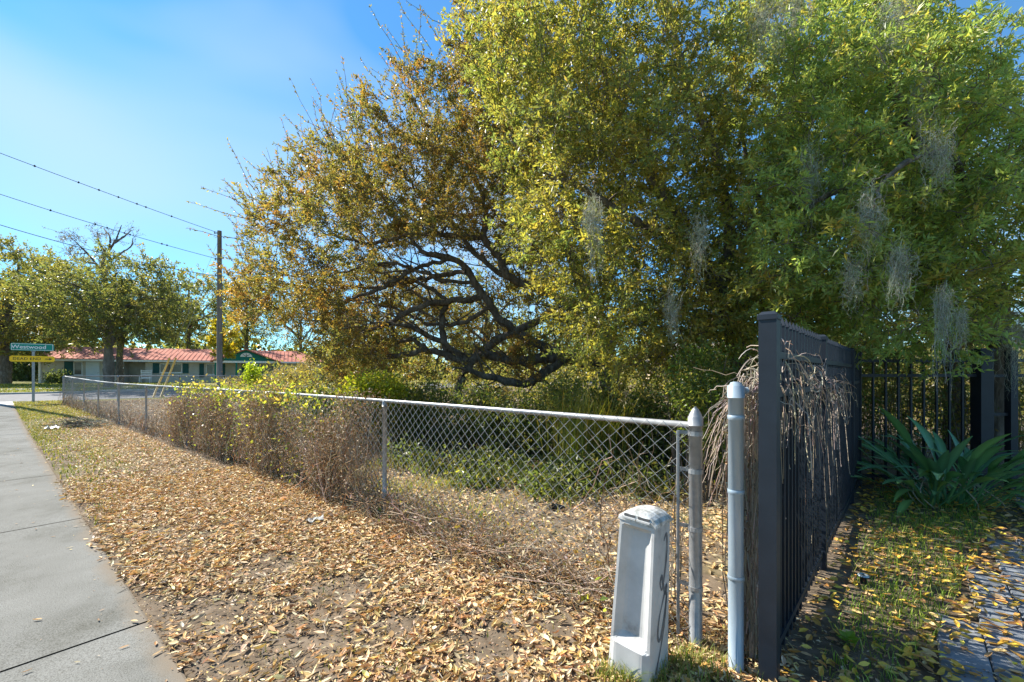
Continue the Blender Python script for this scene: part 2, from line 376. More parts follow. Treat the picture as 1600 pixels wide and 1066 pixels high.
tag(strip('street', -60, 120, -9.5, -2.35, -.045, M['asphalt'], 80, 5), 'grey asphalt street beside the sidewalk', kind='structure')
tag(strip('cross_road', 30.6, 37.6, -2.345, 90, -.03, M['asphalt'], 12, 50), 'grey asphalt side road beyond the fence corner', kind='structure')
tag(strip('kerb', -60, 30, -2.34, -2.2, .05, M['kerbstone'], 60, 3, .2), 'concrete kerb along the street', kind='structure')
tag(strip('far_kerb', 37.65, 37.85, -2.2, 60, .06, M['kerbstone'], 3, 40, .2), 'concrete kerb on the far side of the side road', kind='structure')
tag(strip('far_path', 43.5, 45.0, -8, 9, .02, M['kerbstone'], 4, 20, .08), 'pale concrete path across the far lawn', kind='structure')
tag(strip('ramp', 28.2, 30.55, -1.2, .75, .01, M['kerbstone'], 8, 5, .1), 'pale concrete ramp at the sidewalk end', kind='structure')
tag(strip('apron', 37.9, 40.2, 4.4, 9.0, .03, M['kerbstone'], 6, 8, .1), 'white sunlit concrete driveway apron past the side road', kind='structure')

# slate driveway on the right: pavers as parts
A0 = np.array([1.272, 2.12]); FD = np.array([.680, .733]); FN = np.array([.733, -.680])      # black fence line, and to its right
drv = thing('driveway', 'slate grey paved driveway at the lower right', None, (A0[0], A0[1], 0), math.atan2(FD[1], FD[0]))
drv['kind'] = 'structure'
pv = []
for vi in range(3):
    mb = MB(); hx, hy, hz, bv = .147, .097, .05, .006
    mb.add([(-hx, -hy, -hz), (hx, -hy, -hz), (hx, hy, -hz), (-hx, hy, -hz), (-hx, -hy, -bv), (hx, -hy, -bv), (hx, hy, -bv), (-hx, hy, -bv),
            (-hx+bv, -hy+bv, 0), (hx-bv, -hy+bv, 0), (hx-bv, hy-bv, 0), (-hx+bv, hy-bv, 0)],
           np.array([(0, 1, 5, 4), (1, 2, 6, 5), (2, 3, 7, 6), (3, 0, 4, 7), (4, 5, 9, 8), (5, 6, 10, 9), (6, 7, 11, 10), (7, 4, 8, 11), (8, 9, 10, 11)]))
    pv.append(mb.mesh('paver')); pv[-1].materials.append(M['paver'])
for r in range(13):
    for c in range(23):
        u = -1.0+c*.300+(.15 if r % 2 else 0); v = -(.52+r*.200)
        if -v < .50+.17*max(0, min(u, 3.4)) or (3.5 < u < 6 and -v < 1.35): continue
        o = link('paver', pv[(r*3+c) % 3], None, drv, (u, v, .014+random.uniform(-.004, .004)))
        o.rotation_euler = (random.uniform(-.01, .01), random.uniform(-.01, .01), random.uniform(-.01, .01))

# ------------------------------------------------------------------ chain link fences
def post(parent, x, y, z0, z1, r, m, cap='dome', name='post'):
    mb = MB(); tube1(mb, [(x, y, z0-.15), (x, y, z0+.5), (x, y, z1)], r, 12)
    p = mb.build(name, m, parent, True)
    cb = MB()
    if cap == 'cone': zz = [(-.035, r*1.12), (.012, r*1.12), (.016, r*1.0), (.03, r*.86), (.055, r*.48), (.07, r*.12)]
    elif cap == 'loop': zz = [(-.03, r*1.15), (.012, r*1.15), (.03, r*.9), (.037, r*.3)]
    else: zz = [(-.05, r*1.12), (.01, r*1.12), (.014, r*.85), (.028, r*.72), (.032, r*.3)]
    tube1(cb, [(x, y, z1+a) for a, b in zz], [b for a, b in zz], 12)
    cb.build('cap', m, p, True); return p
def chain(parent, pts, zt, m=None, wdt=.10, hh=.045, r=.0021, top=.03, z0=.03):
    """pts: polyline of (x,y,groundz). One woven sheet."""
    m = m or M['wire']
    P = np.array(pts, float); seg = np.linalg.norm(np.diff(P[:, :2], axis=0), axis=1); cum = np.concatenate([[0], np.cumsum(seg)])
    n = int(cum[-1]/(wdt/2))-1; rows = int((zt-z0+top)/hh)
    i = np.arange(n)[:, None]; k = np.arange(rows+1)[None, :]
    u = wdt/2*(i+((k+i) % 2))+.02
    u = u+np.where((k+i) % 2 == 1, .003, -.003)
    X = np.interp(u, cum, P[:, 0]); Y = np.interp(u, cum, P[:, 1]); Z = np.interp(u, cum, P[:, 2])+z0+k*hh+.012*np.sin(u*2.2)
    off = np.where((k+i) % 2 == 1, .004, -.004)*1.0
    bow = .012*np.sin(u*1.7+k*.13)
    T = np.stack([np.interp(u+.05, cum, P[:, 0])-np.interp(u-.05, cum, P[:, 0]), np.interp(u+.05, cum, P[:, 1])-np.interp(u-.05, cum, P[:, 1])], -1); T = nrm(T)
    X = X+T[..., 1]*(-.03+off+bow); Y = Y-T[..., 0]*(-.03+off+bow)
    v, q = tubes(np.stack([X, Y, Z], -1), np.full(X.shape, r), 4)
    mb = MB(); mb.add(v, q); return mb.build('chain_mesh', m, parent, True)
FP = [(.73, 2.50), (4.0, 2.70), (7.67, 2.76), (11.08, 2.65), (14.5, 2.58), (17.7, 2.5), (20.6, 2.38), (23.2, 2.28), (25.7, 2.18), (28.1, 2.1)]
fp = [(*SN(s, n), HZ(*SN(s, n))) for s, n in FP]
fence = thing('chain_link_fence', 'long galvanised chain link fence running along the sidewalk verge', 'fence', (0, 0, 0))
FH = 1.235
for i, (x, y, z) in enumerate(fp):
    if i == 0:
        p0 = post(fence, x, y, z, z+1.27, .036, M['galv'], 'cone')
        for zz in (.33, .66, .98, 1.19):
            mb = MB(); tube1(mb, [(x, y, zz-.012), (x, y, zz+.012)], .0395, 12)
            mb.box(-.10, -.03, .012, .024, zz-.01, zz+.01, [[.8, .6, 0], [-.6, .8, 0], [0, 0, 1]], (x, y, 0))
            mb.build('brace_band', M['galv'], p0)
    else: post(fence, x, y, z, z+FH-.03, .024 if i < 9 else .034, M['galv'], 'loop' if i < 9 else 'dome')
tp, tr_ = resample([(x, y, z+FH) for x, y, z in fp], [.021]*len(fp), 1.0)
mb = MB(); tube1(mb, tp, .0185, 10); mb.build('top_rail', M['galv'], fence, True)
chain(fence, fp, FH)
mb = MB(); dxy = np.array([fp[1][0]-fp[0][0], fp[1][1]-fp[0][1]]); dxy /= np.linalg.norm(dxy); b0 = np.array(fp[0][:2])+dxy*.085
tube1(mb, [(b0[0]-.02, b0[1]-.02, .05), (b0[0]-.02, b0[1]-.02, 1.20)], .009, 6); mb.build('tension_bar', M['galv'], fence)

bp_ = [(28.1, 2.1+t) for t in (0, 1.84, 4.27, 6.7, 9.2, 11.8, 14.4)]
bfp = [(*SN(s, n), HZ(*SN(s, n))) for s, n in bp_]
bf = thing('chain_link_fence', 'galvanised chain link fence running behind the lot, in front of red roofed house', 'fence', (0, 0, 0))
for i, (x, y, z) in enumerate(bfp[1:]): post(bf, x, y, z, z+FH, .032, M['galv'], 'dome')
mb = MB(); tube1(mb, [(x, y, z+FH) for x, y, z in bfp], .021, 8); mb.build('top_rail', M['galv'], bf, True)
chain(bf, bfp, FH)

# side run beside the black fence
s0 = np.array([1.149, 2.20])
side = thing('chain_link_fence', 'chain link fence with thick painted end post, smothered in dry vines beside the black fence', 'fence', (0, 0, 0))
sp = [np.append(s0+FD*t, 0) for t in (0, 2.6, 5.2)]
p1 = post(side, *s0, 0, 1.45, .0365, M['galv_blue'], 'dome')
for zz in (.48, .92, 1.30):
    mb = MB(); tube1(mb, [(*s0, zz-.012), (*s0, zz-.009), (*s0, zz+.009), (*s0, zz+.012)], [.037, .0405, .0405, .037], 14); mb.build('brace_band', M['galv_blue'], p1, True)
mb = MB(); e = s0+np.array([.9, .2])/.922*.036
tube1(mb, [(*e, 1.435), (e[0]+.028, e[1]+.008, 1.435)], .019, 10); mb.build('rail_socket', M['galv_blue'], p1, True)
for q_ in sp[1:]: post(side, q_[0], q_[1], 0, 1.30, .025, M['galv'], 'loop')
mb = MB(); tube1(mb, [(*(s0+FD*.04), 1.435), (*(s0+FD*.4), 1.43), (*(s0+FD*5.2), 1.42)], .019, 8); mb.build('top_rail', M['galv'], side, True)
chain(side, sp, 1.40)

# ------------------------------------------------------------------ black picket fence
def picket_mesh(h, wd=.0095, spike=True):
    mb = MB(); mb.box(-wd, wd, -wd, wd, 0, h)
    if spike:
        mb.add([(-wd*1.25, -wd*1.25, h+.002), (wd*1.25, -wd*1.25, h+.002), (wd*1.25, wd*1.25, h+.002), (-wd*1.25, wd*1.25, h+.002), (0, 0, h+.05)],
               np.array([(0, 1, 4), (1, 2, 4), (2, 3, 4), (3, 0, 4)]))
    return mb.mesh('picket')
def sq_post(parent, x, wd, h, name='post'):
    mb = MB(); mb.box(x-wd, x+wd, -wd, wd, -.2, h); p = mb.build(name, M['black'], parent)
    cb = MB(); k = wd*1.13
    cb.box(x-k, x+k, -k, k, h-.012, h+.012)
    cb.add([(x-k*.96, -k*.96, h+.0125), (x+k*.96, -k*.96, h+.0125), (x+k*.96, k*.96, h+.0125), (x-k*.96, k*.96, h+.0125), (x-k*.6, -k*.6, h+.028), (x+k*.6, -k*.6, h+.028), (x+k*.6, k*.6, h+.028), (x-k*.6, k*.6, h+.028)],
           np.array([(0, 1, 5, 4), (1, 2, 6, 5), (2, 3, 7, 6), (3, 0, 4, 7), (4, 5, 6, 7)]))
    cb.build('cap', M['black'], p); return p
bfence = thing('picket_fence', 'tall black metal picket fence receding at right, with dry vines over it', 'fence', (A0[0], A0[1], 0), math.atan2(FD[1], FD[0]))
pm = picket_mesh(1.73, .0125); pm.materials.append(M['black'])
posts_t = [0, 1.684, 3.93, 4.97]
for t in posts_t: sq_post(bfence, t, .039 if t == 0 else .036, 1.80)
for a_, b_ in zip(posts_t[:-1], posts_t[1:]):
    for zz in (.13, 1.42, 1.62):
        mb = MB(); mb.box(a_+.0395, b_-.0365, -.017, .017, zz-.018, zz+.018); mb.build('rail', M['black'], bfence)
    n = int((b_-a_)/.098)
    for i in range(1, n):
        o = link('picket', pm, None, bfence, (a_+(b_-a_)*i/n, 0, .05+random.uniform(-.003, .003)))
E0 = np.array([4.64, 5.76]); ED = nrm(np.array([1., -.10]))
gate = thing('picket_fence', 'black metal picket fence with wide square posts behind the spiky leaved plant', 'fence', (E0[0], E0[1], 0), math.atan2(ED[1], ED[0]))
pm2 = picket_mesh(1.62, .011); pm2.materials.append(M['black'])
sq_post(gate, 1.515, .075, 1.83); sq_post(gate, 1.86, .042, 1.80); sq_post(gate, 3.4, .05, 1.8)
for a_, b_ in ((.04, 1.438), (1.905, 3.348)):
    for zz in (.16, 1.505, 1.70):
        mb = MB(); mb.box(a_, b_, -.017, .017, zz-.02, zz+.02); mb.build('rail', M['black'], gate)
    n = int((b_-a_)/.14)
    for i in range(1, n): link('picket', pm2, None, gate, (a_+(b_-a_)*i/n, 0, .08))
for zz in (.5, 1.0, 1.5):
    mb = MB(); mb.box(1.5905, 1.8175, -.01, .01, zz-.02, zz+.02); mb.build('gate_hinge', M['black'], gate)

# ------------------------------------------------------------------ utility pedestal
def pedestal():
    t = thing('utility_pedestal', 'leaning grey plastic utility pedestal with black spray paint scrawl, beside fence end post', 'pedestal', (.655, 2.215, 0), 0)
    t.rotation_euler = (math.radians(-1.5), math.radians(2.2), math.radians(-44)); t.scale = (1, 1, 1.05)
    zs = [-.05, 0, .02, .12, .155, .165, .178, .20, .35, .55, .66, .695, .712, .722, .735, .745]
    mb = MB(); rings = []
    def ring(z):
        u = max(z, 0)/.75; hw = .114*(1-u)+.096*u; hd = .118*(1-u)+.098*u
        dep = 0
        if .165 <= z <= .722:
            dep = .038*min(1, (z-.165)/.03)*min(1, max(0, (.722-z)/.03))**.5
        fw = .017 if z < .16 else 0                      # projecting foot
        pts = []
        K = 14
        for i in range(K+1):
            x = -1+2*i/K
            prof = max(0, 1-(abs(x)/.80)**5)
            y = -hd-fw*max(0, 1-(abs(x)/.9)**10)+dep*prof*1.0
            pts.append((x*hw*.97, y, z))
        pts += [(hw, -hd+.014, z), (hw, hd-.03, z), (hw*.75, hd, z), (-hw*.75, hd, z), (-hw, hd-.03, z), (-hw, -hd+.014, z)]
        return pts
    R_ = [ring(z) for z in zs]; n = len(R_[0]); V = np.array(sum(R_, []))
    q = [(i*n+j, i*n+(j+1) % n, (i+1)*n+(j+1) % n, (i+1)*n+j) for i in range(len(zs)-1) for j in range(n)]
    mb.add(V, np.array(q)); b = mb.build('body', M['plastic'], t)
    # domed lid, arched from side to side with a lip in front
    lb = MB(); hw, hd = .1005, .1035; K = 12; V = []
    for yy, drop in ((-hd, .022), (-hd+.012, .004), (-hd*.4, 0), (hd*.3, .002), (hd-.02, .01), (hd, .03)):
        for i in range(K+1):
            x = -1+2*i/K; V.append((x*hw, yy, .757+.040*(1-abs(x)**2.4)-drop*(.5+.5*(1-x*x))))
    m_ = 6; q = [(i*(K+1)+j, i*(K+1)+j+1, (i+1)*(K+1)+j+1, (i+1)*(K+1)+j) for i in range(m_-1) for j in range(K)]
    base = len(V)
    per = [j for j in range(K+1)]+[(i)*(K+1)+K for i in range(1, m_)]+[(m_-1)*(K+1)+j for j in range(K-1, -1, -1)]+[i*(K+1) for i in range(m_-2, 0, -1)]
    V += [(V[p][0], V[p][1], .738) for p in per]
    k = len(per)
    q += [(per[(i+1) % k], per[i], base+i, base+(i+1) % k) for i in range(k)]
    lb.add(V, np.array(q)); lid = lb.build('lid', M['lichen'], t)
    for sx in (-.038, .038):
        mb = MB(); mb.box(sx-.030, sx+.030, -hd-.0022, -hd+.01, .762, .773); mb.build('vent_slot', M['slot'], lid)
        mb = MB(); mb.box(sx-.035, sx+.035, -hd-.010, -hd+.004, .752, .7595); mb.build('lip', M['plastic'], lid)
    mb = MB(); tube1(mb, [(0, -.120, .085), (0, -.1252, .085)], .008, 8); mb.build('bolt', M['slot'], b)
    # scrawl on the right side
    gp = [(.0, .66), (.028, .69), (.038, .62), (.025, .52), (-.005, .43), (-.03, .47), (-.012, .50), (.0, .46), (.035, .40), (.045, .44), (.0, .36), (-.03, .30), (-.04, .22), (-.01, .20), (.03, .30), (.05, .40), (.02, .22), (-.05, .05)]
    pts, rr = resample([(0, a, z) for a, z in gp], [.0085]*len(gp), .012)
    V = []; 
    for i, p in enumerate(pts):
        a = pts[max(0, i-1)]; c = pts[min(len(pts)-1, i+1)]; d = nrm(c-a); nn = np.array([0, -d[2], d[1]])
        wv = .009*(.6+.5*abs(math.sin(i*.13)))
        for sgn in (-1, 1):
            p2 = p+nn*sgn*wv; u = max(p2[2], 0)/.75; hw2 = .114*(1-u)+.096*u
            V.append((hw2+.0015, p2[1], p2[2]))
    mb = MB(); mb.add(V, np.array([(2*i, 2*i+2, 2*i+3, 2*i+1) for i in range(len(pts)-1)])); mb.build('painted_scrawl', M['spray'], b)
    return t
pedestal()

# ------------------------------------------------------------------ street sign, poles, wires
def text_mesh(name, body, size, m, parent, loc, rot, bold=0.0, space=1.0):
    cu = bpy.data.curves.new(name, 'FONT'); cu.body = body; cu.size = size; cu.align_x = 'CENTER'; cu.align_y = 'CENTER'; cu.offset = bold; cu.resolution_u = 3
    cu.space_character = space
    tmp = bpy.data.objects.new('tmp_text', cu); C.objects.link(tmp)
    bpy.context.view_layer.update()
    me = bpy.data.meshes.new_from_object(tmp.evaluated_get(bpy.context.evaluated_depsgraph_get()))
    bpy.data.objects.remove(tmp); me.name = name
    me.materials.clear()
    o = link(name, me, m, parent, loc); o.rotation_euler = rot; return o
sx_, sy_ = SN(29.6, 1.25); gz = HZ(sx_, sy_)
face = math.atan2(-sx_, sy_)     # turn to look back along the walk
sign = thing('street_sign', 'green street name sign over yellow dead end sign on grey post', 'street sign', (sx_, sy_, gz), face+math.radians(-6))
mb = MB(); mb.box(-.045, .045, -.02, .02, -.2, 2.33); mb.build('post', M['galv'], sign)
mb = MB(); mb.box(-.07, .07, -.03, .03, 2.335, 2.42); mb.build('bracket', M['galv'], sign)
def plate(name, x0, x1, z0, z1, m, ym=-.035):
    mb = MB(); c = .05; y0, y1 = ym-.004, ym+.004
    o_ = [(x0+c, z0), (x1-c, z0), (x1, z0+c), (x1, z1-c), (x1-c, z1), (x0+c, z1), (x0, z1-c), (x0, z0+c)]
    V = [(a, y0, b) for a, b in o_]+[(a, y1, b) for a, b in o_]
    mb.add(V, [tuple(range(8)), tuple(range(15, 7, -1))]); mb.add(V, np.array([(i, i+8, (i+1) % 8+8, (i+1) % 8) for i in range(8)]))
    return mb.build(name, m, sign)
gp_ = plate('name_plate', -.70, .66, 2.37, 2.71, M['green_sign'])
def border(par, x0, x1, z0, z1, y, wd, m):
    for a in ((x0, x1, z1-wd, z1), (x0, x1, z0, z0+wd), (x0, x0+wd, z0+wd, z1-wd), (x1-wd, x1, z0+wd, z1-wd)):
        mb = MB(); mb.box(a[0], a[1], y-.002, y, a[2], a[3]); mb.build('border', m, par)
border(gp_, -.665, .625, 2.395, 2.685, -.0405, .018, M['white'])
text_mesh('lettering', 'Westwood', .235, M['white'], gp_, (-.13, -.0425, 2.535), (math.radians(90), 0, 0), .004)
yp_ = plate('dead_end_plate', -.72, .68, 1.86, 2.13, M['yellow_sign'], -.037)
text_mesh('lettering', 'DEAD END', .165, M['ink'], yp_, (-.19, -.0435, 1.995), (math.radians(90), 0, 0), .002, 1.08)
mb = MB(); y = -.0435
mb.add([(.37, y, 1.978), (.50, y, 1.978), (.50, y, 2.012), (.37, y, 2.012), (.50, y, 1.94), (.60, y, 1.995), (.50, y, 2.05)], [(0, 1, 2, 3), (4, 5, 6)]); mb.build('arrow', M['ink'], yp_)

def upole(label, x, y, top, arms):
    z = HZ(x, y); t = thing('utility_pole', label, 'utility pole', (x, y, z))
    mb = MB(); tube1(mb, [(0, 0, -.3), (0, 0, 3), (0, 0, top-z)], [.155, .14, .11], 12); mb.build('pole', M['polewood'], t, True)
    for zz, ln in arms:
        mb = MB(); tube1(mb, [(-.10, -.02, zz-z), (-ln, -.05, zz-z)], .02, 6); tube1(mb, [(-ln, -.05, zz-z-.03), (-ln, -.05, zz-z+.1)], .035, 8); mb.build('insulator', M['galv'], t)
    return t
U1 = pix(343, 361, 25); U2 = np.array([-22.7, 18.75])
upole('weathered wooden utility pole behind the corner of the lot', U1.x, U1.y, U1.z, [(U1.z-.15, .25), (U1.z-1.7, .2), (U1.z-2.6, .2)])
upole('wooden utility pole at the street corner by the sidewalk end', U2[0], U2[1], 9.7, [(9.5, .2), (8.2, .2)])
def cable(label, a, b, sag, r=.013, tw=0):
    a = np.array(a); b = np.array(b); u = np.linspace(0, 1, 40)[:, None]
    p = a*(1-u)+b*u; p[:, 2] -= sag*4*(u*(1-u))[:, 0]
    mb = MB(); tube1(mb, p, r, 5)
    o = mb.build('power_line', M['wirecable'], None, True); tag(o, label, 'cable', 'overhead cables')
    for k in range(tw):
        i = random.randint(2, 36); c = MB(); tube1(c, [p[i]-(0, 0, .04), p[i]-(0, 0, .01), p[i]+(0, 0, .05)], [.02, .05, .02], 6); c.build('spacer', M['wirecable'], o)
    return o
cable('highest black overhead cable running to the top of the wooden pole', pix(341, 364, 25), pix(-400, 84, 15), .12, .014, 9)
cable('middle black overhead cable with small clamps, above the bare tree', pix(341, 405, 25), (U2[0], U2[1], 9.5), .1, .014, 8)
cable('lowest black overhead cable passing in front of the distant tree tops', pix(341, 432, 25), (U2[0], U2[1], 8.15), .22, .016, 0)
top = np.array(U1)-(0, 0, .4)
for k, (gx, lab) in enumerate(((-19.35, 'left hand yellow guarded guy wire of the wooden pole'), (-18.95, 'right hand yellow guarded guy wire of the wooden pole'))):
    g0 = np.array([gx, 23.1, 0]); g0[2] = HZ(g0[0], g0[1])
    t = thing('guy_wire', lab, 'guy wire', tuple(g0))
    d = top-(0, 0, .5*k)-g0; mb = MB(); tube1(mb, [d*0, d], .007, 4); mb.build('wire', M['galv'], t)
    mb = MB(); u = nrm(d); tube1(mb, [u*.05, u*2.3], .045, 8); mb.build('guard', M['guard'], t, True)

# ------------------------------------------------------------------ red roofed house
UX, UY = .8983, .4394; W0 = (-45., 41.)
house = thing('house', 'long low house with red roof, teal shutters and green front gable', 'house', (W0[0], W0[1], .68), math.atan2(UY, UX))
def hbox(name, x0, x1, y0, y1, z0, z1, m, parent=None):
    mb = MB(); mb.box(x0, x1, y0, y1, z0, z1); return mb.build(name, m, parent or house)
hbox('wall', 0, 6.05, 0, 8.5, -.6, 2.42, M['stucco'])
hbox('wall', 6.05, 7.8, 1.6, 8.5, -.6, 2.42, M['stucco'])
hbox('wall', 7.8, 24.6, .0, 8.5, -.6, 2.42, M['stucco'])
hbox('corner_post', -.16, -.01, -.13, .02, -.6, 2.42, M['white'])
hbox('porch_post', 6.0, 6.1, -.14, -.02, -.6, 2.42, M['white'])
def hwindow(x0, x1, z0, z1, mull=0):
    wn = hbox('window', x0, x1, -.06, .05, z0, z1, M['white'])
    k = mull+1; wd = (x1-x0-.08)/k
    for i in range(k): hbox('pane', x0+.07+i*wd, x0+.01+(i+1)*wd, -.075, -.061, z0+.08, z1-.08, M['glass'], wn)
    hbox('sill', x0-.05, x1+.05, -.12, -.064, z0-.07, z0-.002, M['white'], wn)
def shutter(x0, x1, z0, z1):
    s_ = hbox('shutter', x0, x1, -.05, .02, z0, z1, M['teal'])
    for i in range(7):
        zz = z0+.08+(z1-z0-.16)*i/7; hbox('louvre', x0+.05, x1-.05, -.068, -.052, zz, zz+(z1-z0)/10, M['teal'], s_)
shutter(1.62, 2.25, .75, 2.1); hwindow(2.3, 2.95, .75, 2.1)
dr = hbox('door', 3.2, 4.22, -.05, .05, -.1, 2.1, M['doorwhite'])
for zz in (.1, 1.1):
    for xx in (3.3, 3.76): hbox('door_panel', xx, xx+.36, -.062, -.052, zz, zz+.8, M['doorwhite'], dr)
hbox('door_handle', 4.1, 4.15, -.11, -.052, .95, 1.02, M['galv'], dr)
hwindow(4.55, 5.15, .75, 2.1); shutter(5.3, 5.9, .75, 2.1)
shutter(8.42, 8.95, .95, 2.0); hwindow(9.0, 10.9, 1.0, 1.98, 1); shutter(10.95, 11.45, .95, 2.0)
shutter(12.4, 12.8, .5, 2.0); hwindow(13.0, 14.3, .8, 2.0, 1); shutter(14.35, 14.75, .5, 2.0)
# main roof: front and back slopes, hip at right
RZ, EZ, OV = 3.75, 2.40, .65
mb = MB()
v = [(-.6, -OV, EZ), (25.4, -OV, EZ-.12), (25.4, 8.5+OV, EZ-.12), (-.6, 8.5+OV, EZ), (-.6, 4.25, RZ), (21.8, 4.25, RZ)]
v2 = [(a, b, c-.12) for a, b, c in v]
mb.add(v+v2, [(0, 1, 5, 4), (2, 3, 4, 5), (1, 2, 5), (6, 10, 11, 7), (8, 11, 10, 9), (7, 11, 8), (0, 6, 7, 1), (1, 7, 8, 2), (2, 8, 9, 3), (3, 9, 6, 0), (0, 4, 10, 6), (3, 9, 10, 4)])
roof = mb.build('roof', M['redroof'], house)
for i in range(62):
    x = -.5+i*.41
    if x > 21.8: 
        break
    mb = MB(); k = (RZ-EZ)/(4.25+OV)
    mb.add([(x-.02, -OV, EZ-.003), (x+.02, -OV, EZ-.003), (x+.02, 4.2, RZ-.005), (x-.02, 4.2, RZ-.005), (x-.02, -OV, EZ+.025), (x+.02, -OV, EZ+.025), (x+.02, 4.2, RZ+.02), (x-.02, 4.2, RZ+.02)],
           np.array([(4, 5, 6, 7), (0, 1, 5, 4), (1, 2, 6, 5), (3, 0, 4, 7)]))
    mb.build('roof_seam', M['redroof'], roof)
hbox('fascia', -.6, 25.3, -OV-.03, -OV-.003, EZ-.28, EZ-.10, M['white'], roof)
mb = MB(); mb.add([(0, -.0, 2.42), (0, 8.5, 2.42), (0, 4.25, RZ-.15), (.1, 0, 2.42), (.1, 8.5, 2.42), (.1, 4.25, RZ-.15)], [(0, 2, 1), (3, 4, 5), (0, 1, 4, 3), (1, 2, 5, 4), (2, 0, 3, 5)]); mb.build('gable_end', M['stucco'], house)
# green front gable over the porch
gc, hw, fy, az = 17.0, 2.75, -2.6, 3.42; ez = 2.28
mb = MB(); mb.add([(gc-hw, fy, ez), (gc+hw, fy, ez), (gc, fy, az), (gc-hw, fy+.12, ez), (gc+hw, fy+.12, ez), (gc, fy+.12, az)], [(0, 1, 2), (3, 5, 4), (0, 3, 4, 1), (1, 4, 5, 2), (2, 5, 3, 0)])
gb = mb.build('porch_gable', M['tealgreen'], house)
for sgn in (-1, 1):
    mb = MB(); x1 = gc+sgn*(hw+.45)
    v = [(gc, fy-.3, az+.16), (x1, fy-.3, ez-.02), (x1, 3.0, ez-.02), (gc, 3.0, az+.16)]
    v = v+[(a, b, c-.12) for a, b, c in v]
    mb.add(v, [(0, 1, 2, 3), (7, 6, 5, 4), (0, 4, 5, 1), (1, 5, 6, 2), (2, 6, 7, 3)]); mb.build('gable_roof', M['redroof'], house)
mb = MB(); K = 10; v = [(gc+.55*math.cos(math.pi*i/K), fy-.03, 2.72+.42*math.sin(math.pi*i/K)) for i in range(K+1)]
v += [(a, fy-.003, c) for a, b, c in v]; n = K+1
mb.add(v, [tuple(range(n)), tuple(range(2*n-1, n-1, -1))]+[(i, i+n, (i+1) % n+n, (i+1) % n) for i in range(n)]); vt = mb.build('half_round_vent', M['white'], gb)
for i in range(1, 4):
    a = math.pi*i/4; mb = MB(); tube1(mb, [(gc, fy-.035, 2.75), (gc+.45*math.cos(a), fy-.035, 2.74+.33*math.sin(a))], .03, 5); mb.build('vent_bar', M['slot'], vt)
hbox('porch_beam', gc-hw-.2, gc+hw+.2, fy-.05, fy+.15, 2.06, 2.275, M['white'])
for xx in (gc-hw, gc-.9, gc+1.1, gc+hw): hbox('porch_post', xx-.08, xx+.08, fy-.02, fy+.12, -.6, 2.055, M['tealgreen'])
d2 = hbox('door', 16.3, 17.3, -.05, .05, -.1, 2.02, M['teal']); hbox('door_handle', 16.4, 16.46, -.1, -.052, .9, 1, M['galv'], d2)
hwindow(18.2, 19.5, .8, 1.95, 1)
# white slatted garden chair by the front wall
gch = thing('garden_chair', 'white slatted garden chair beside the shuttered window of red roofed house', 'chair', (W0[0]+UX*8.1+UY*1.2, W0[1]+UY*8.1-UX*1.2, .64), math.atan2(UY, UX))
for i in range(5): mb = MB(); mb.box(-.42, .42, .3, .34, .5+i*.17, .60+i*.17); mb.build('back_slat', M['white'], gch)
mb = MB(); mb.box(-.42, .42, -.2, .29, .42, .47); mb.build('seat', M['white'], gch)
for a_ in (-.45, .39):
    for b_ in (-.2, .345): mb = MB(); mb.box(a_, a_+.06, b_, b_+.06, 0, .7 if b_ < 0 else 1.35); mb.build('leg', M['white'], gch)

# tan house beyond the trees
h2 = thing('house', 'tan house with grey roof glimpsed far beyond the oaks', 'house', (15.6, 38, 0), math.radians(-14))
mb = MB(); mb.box(-3.2, 6.5, 0, 7, -.3, 2.7); mb.build('wall', M['stucco_tan'], h2)
mb = MB(); v = [(-3.8, -.6, 2.62), (7, -.6, 2.62), (7, 7.6, 2.62), (-3.8, 7.6, 2.62), (-.8, 3.5, 4.5), (4, 3.5, 4.5)]
mb.add(v, [(0, 1, 5, 4), (1, 2, 5), (2, 3, 4, 5), (3, 0, 4), (3, 2, 1, 0)]); mb.build('roof', M['roofgrey'], h2)
for xx in (-1.6, 1.6):
    mb = MB(); mb.box(xx, xx+1.2, -.05, .02, .9, 2.1); wn = mb.build('window', M['white'], h2)
    mb = MB(); mb.box(xx+.08, xx+1.12, -.062, -.052, .98, 2.02); mb.build('pane', M['glass'], wn)


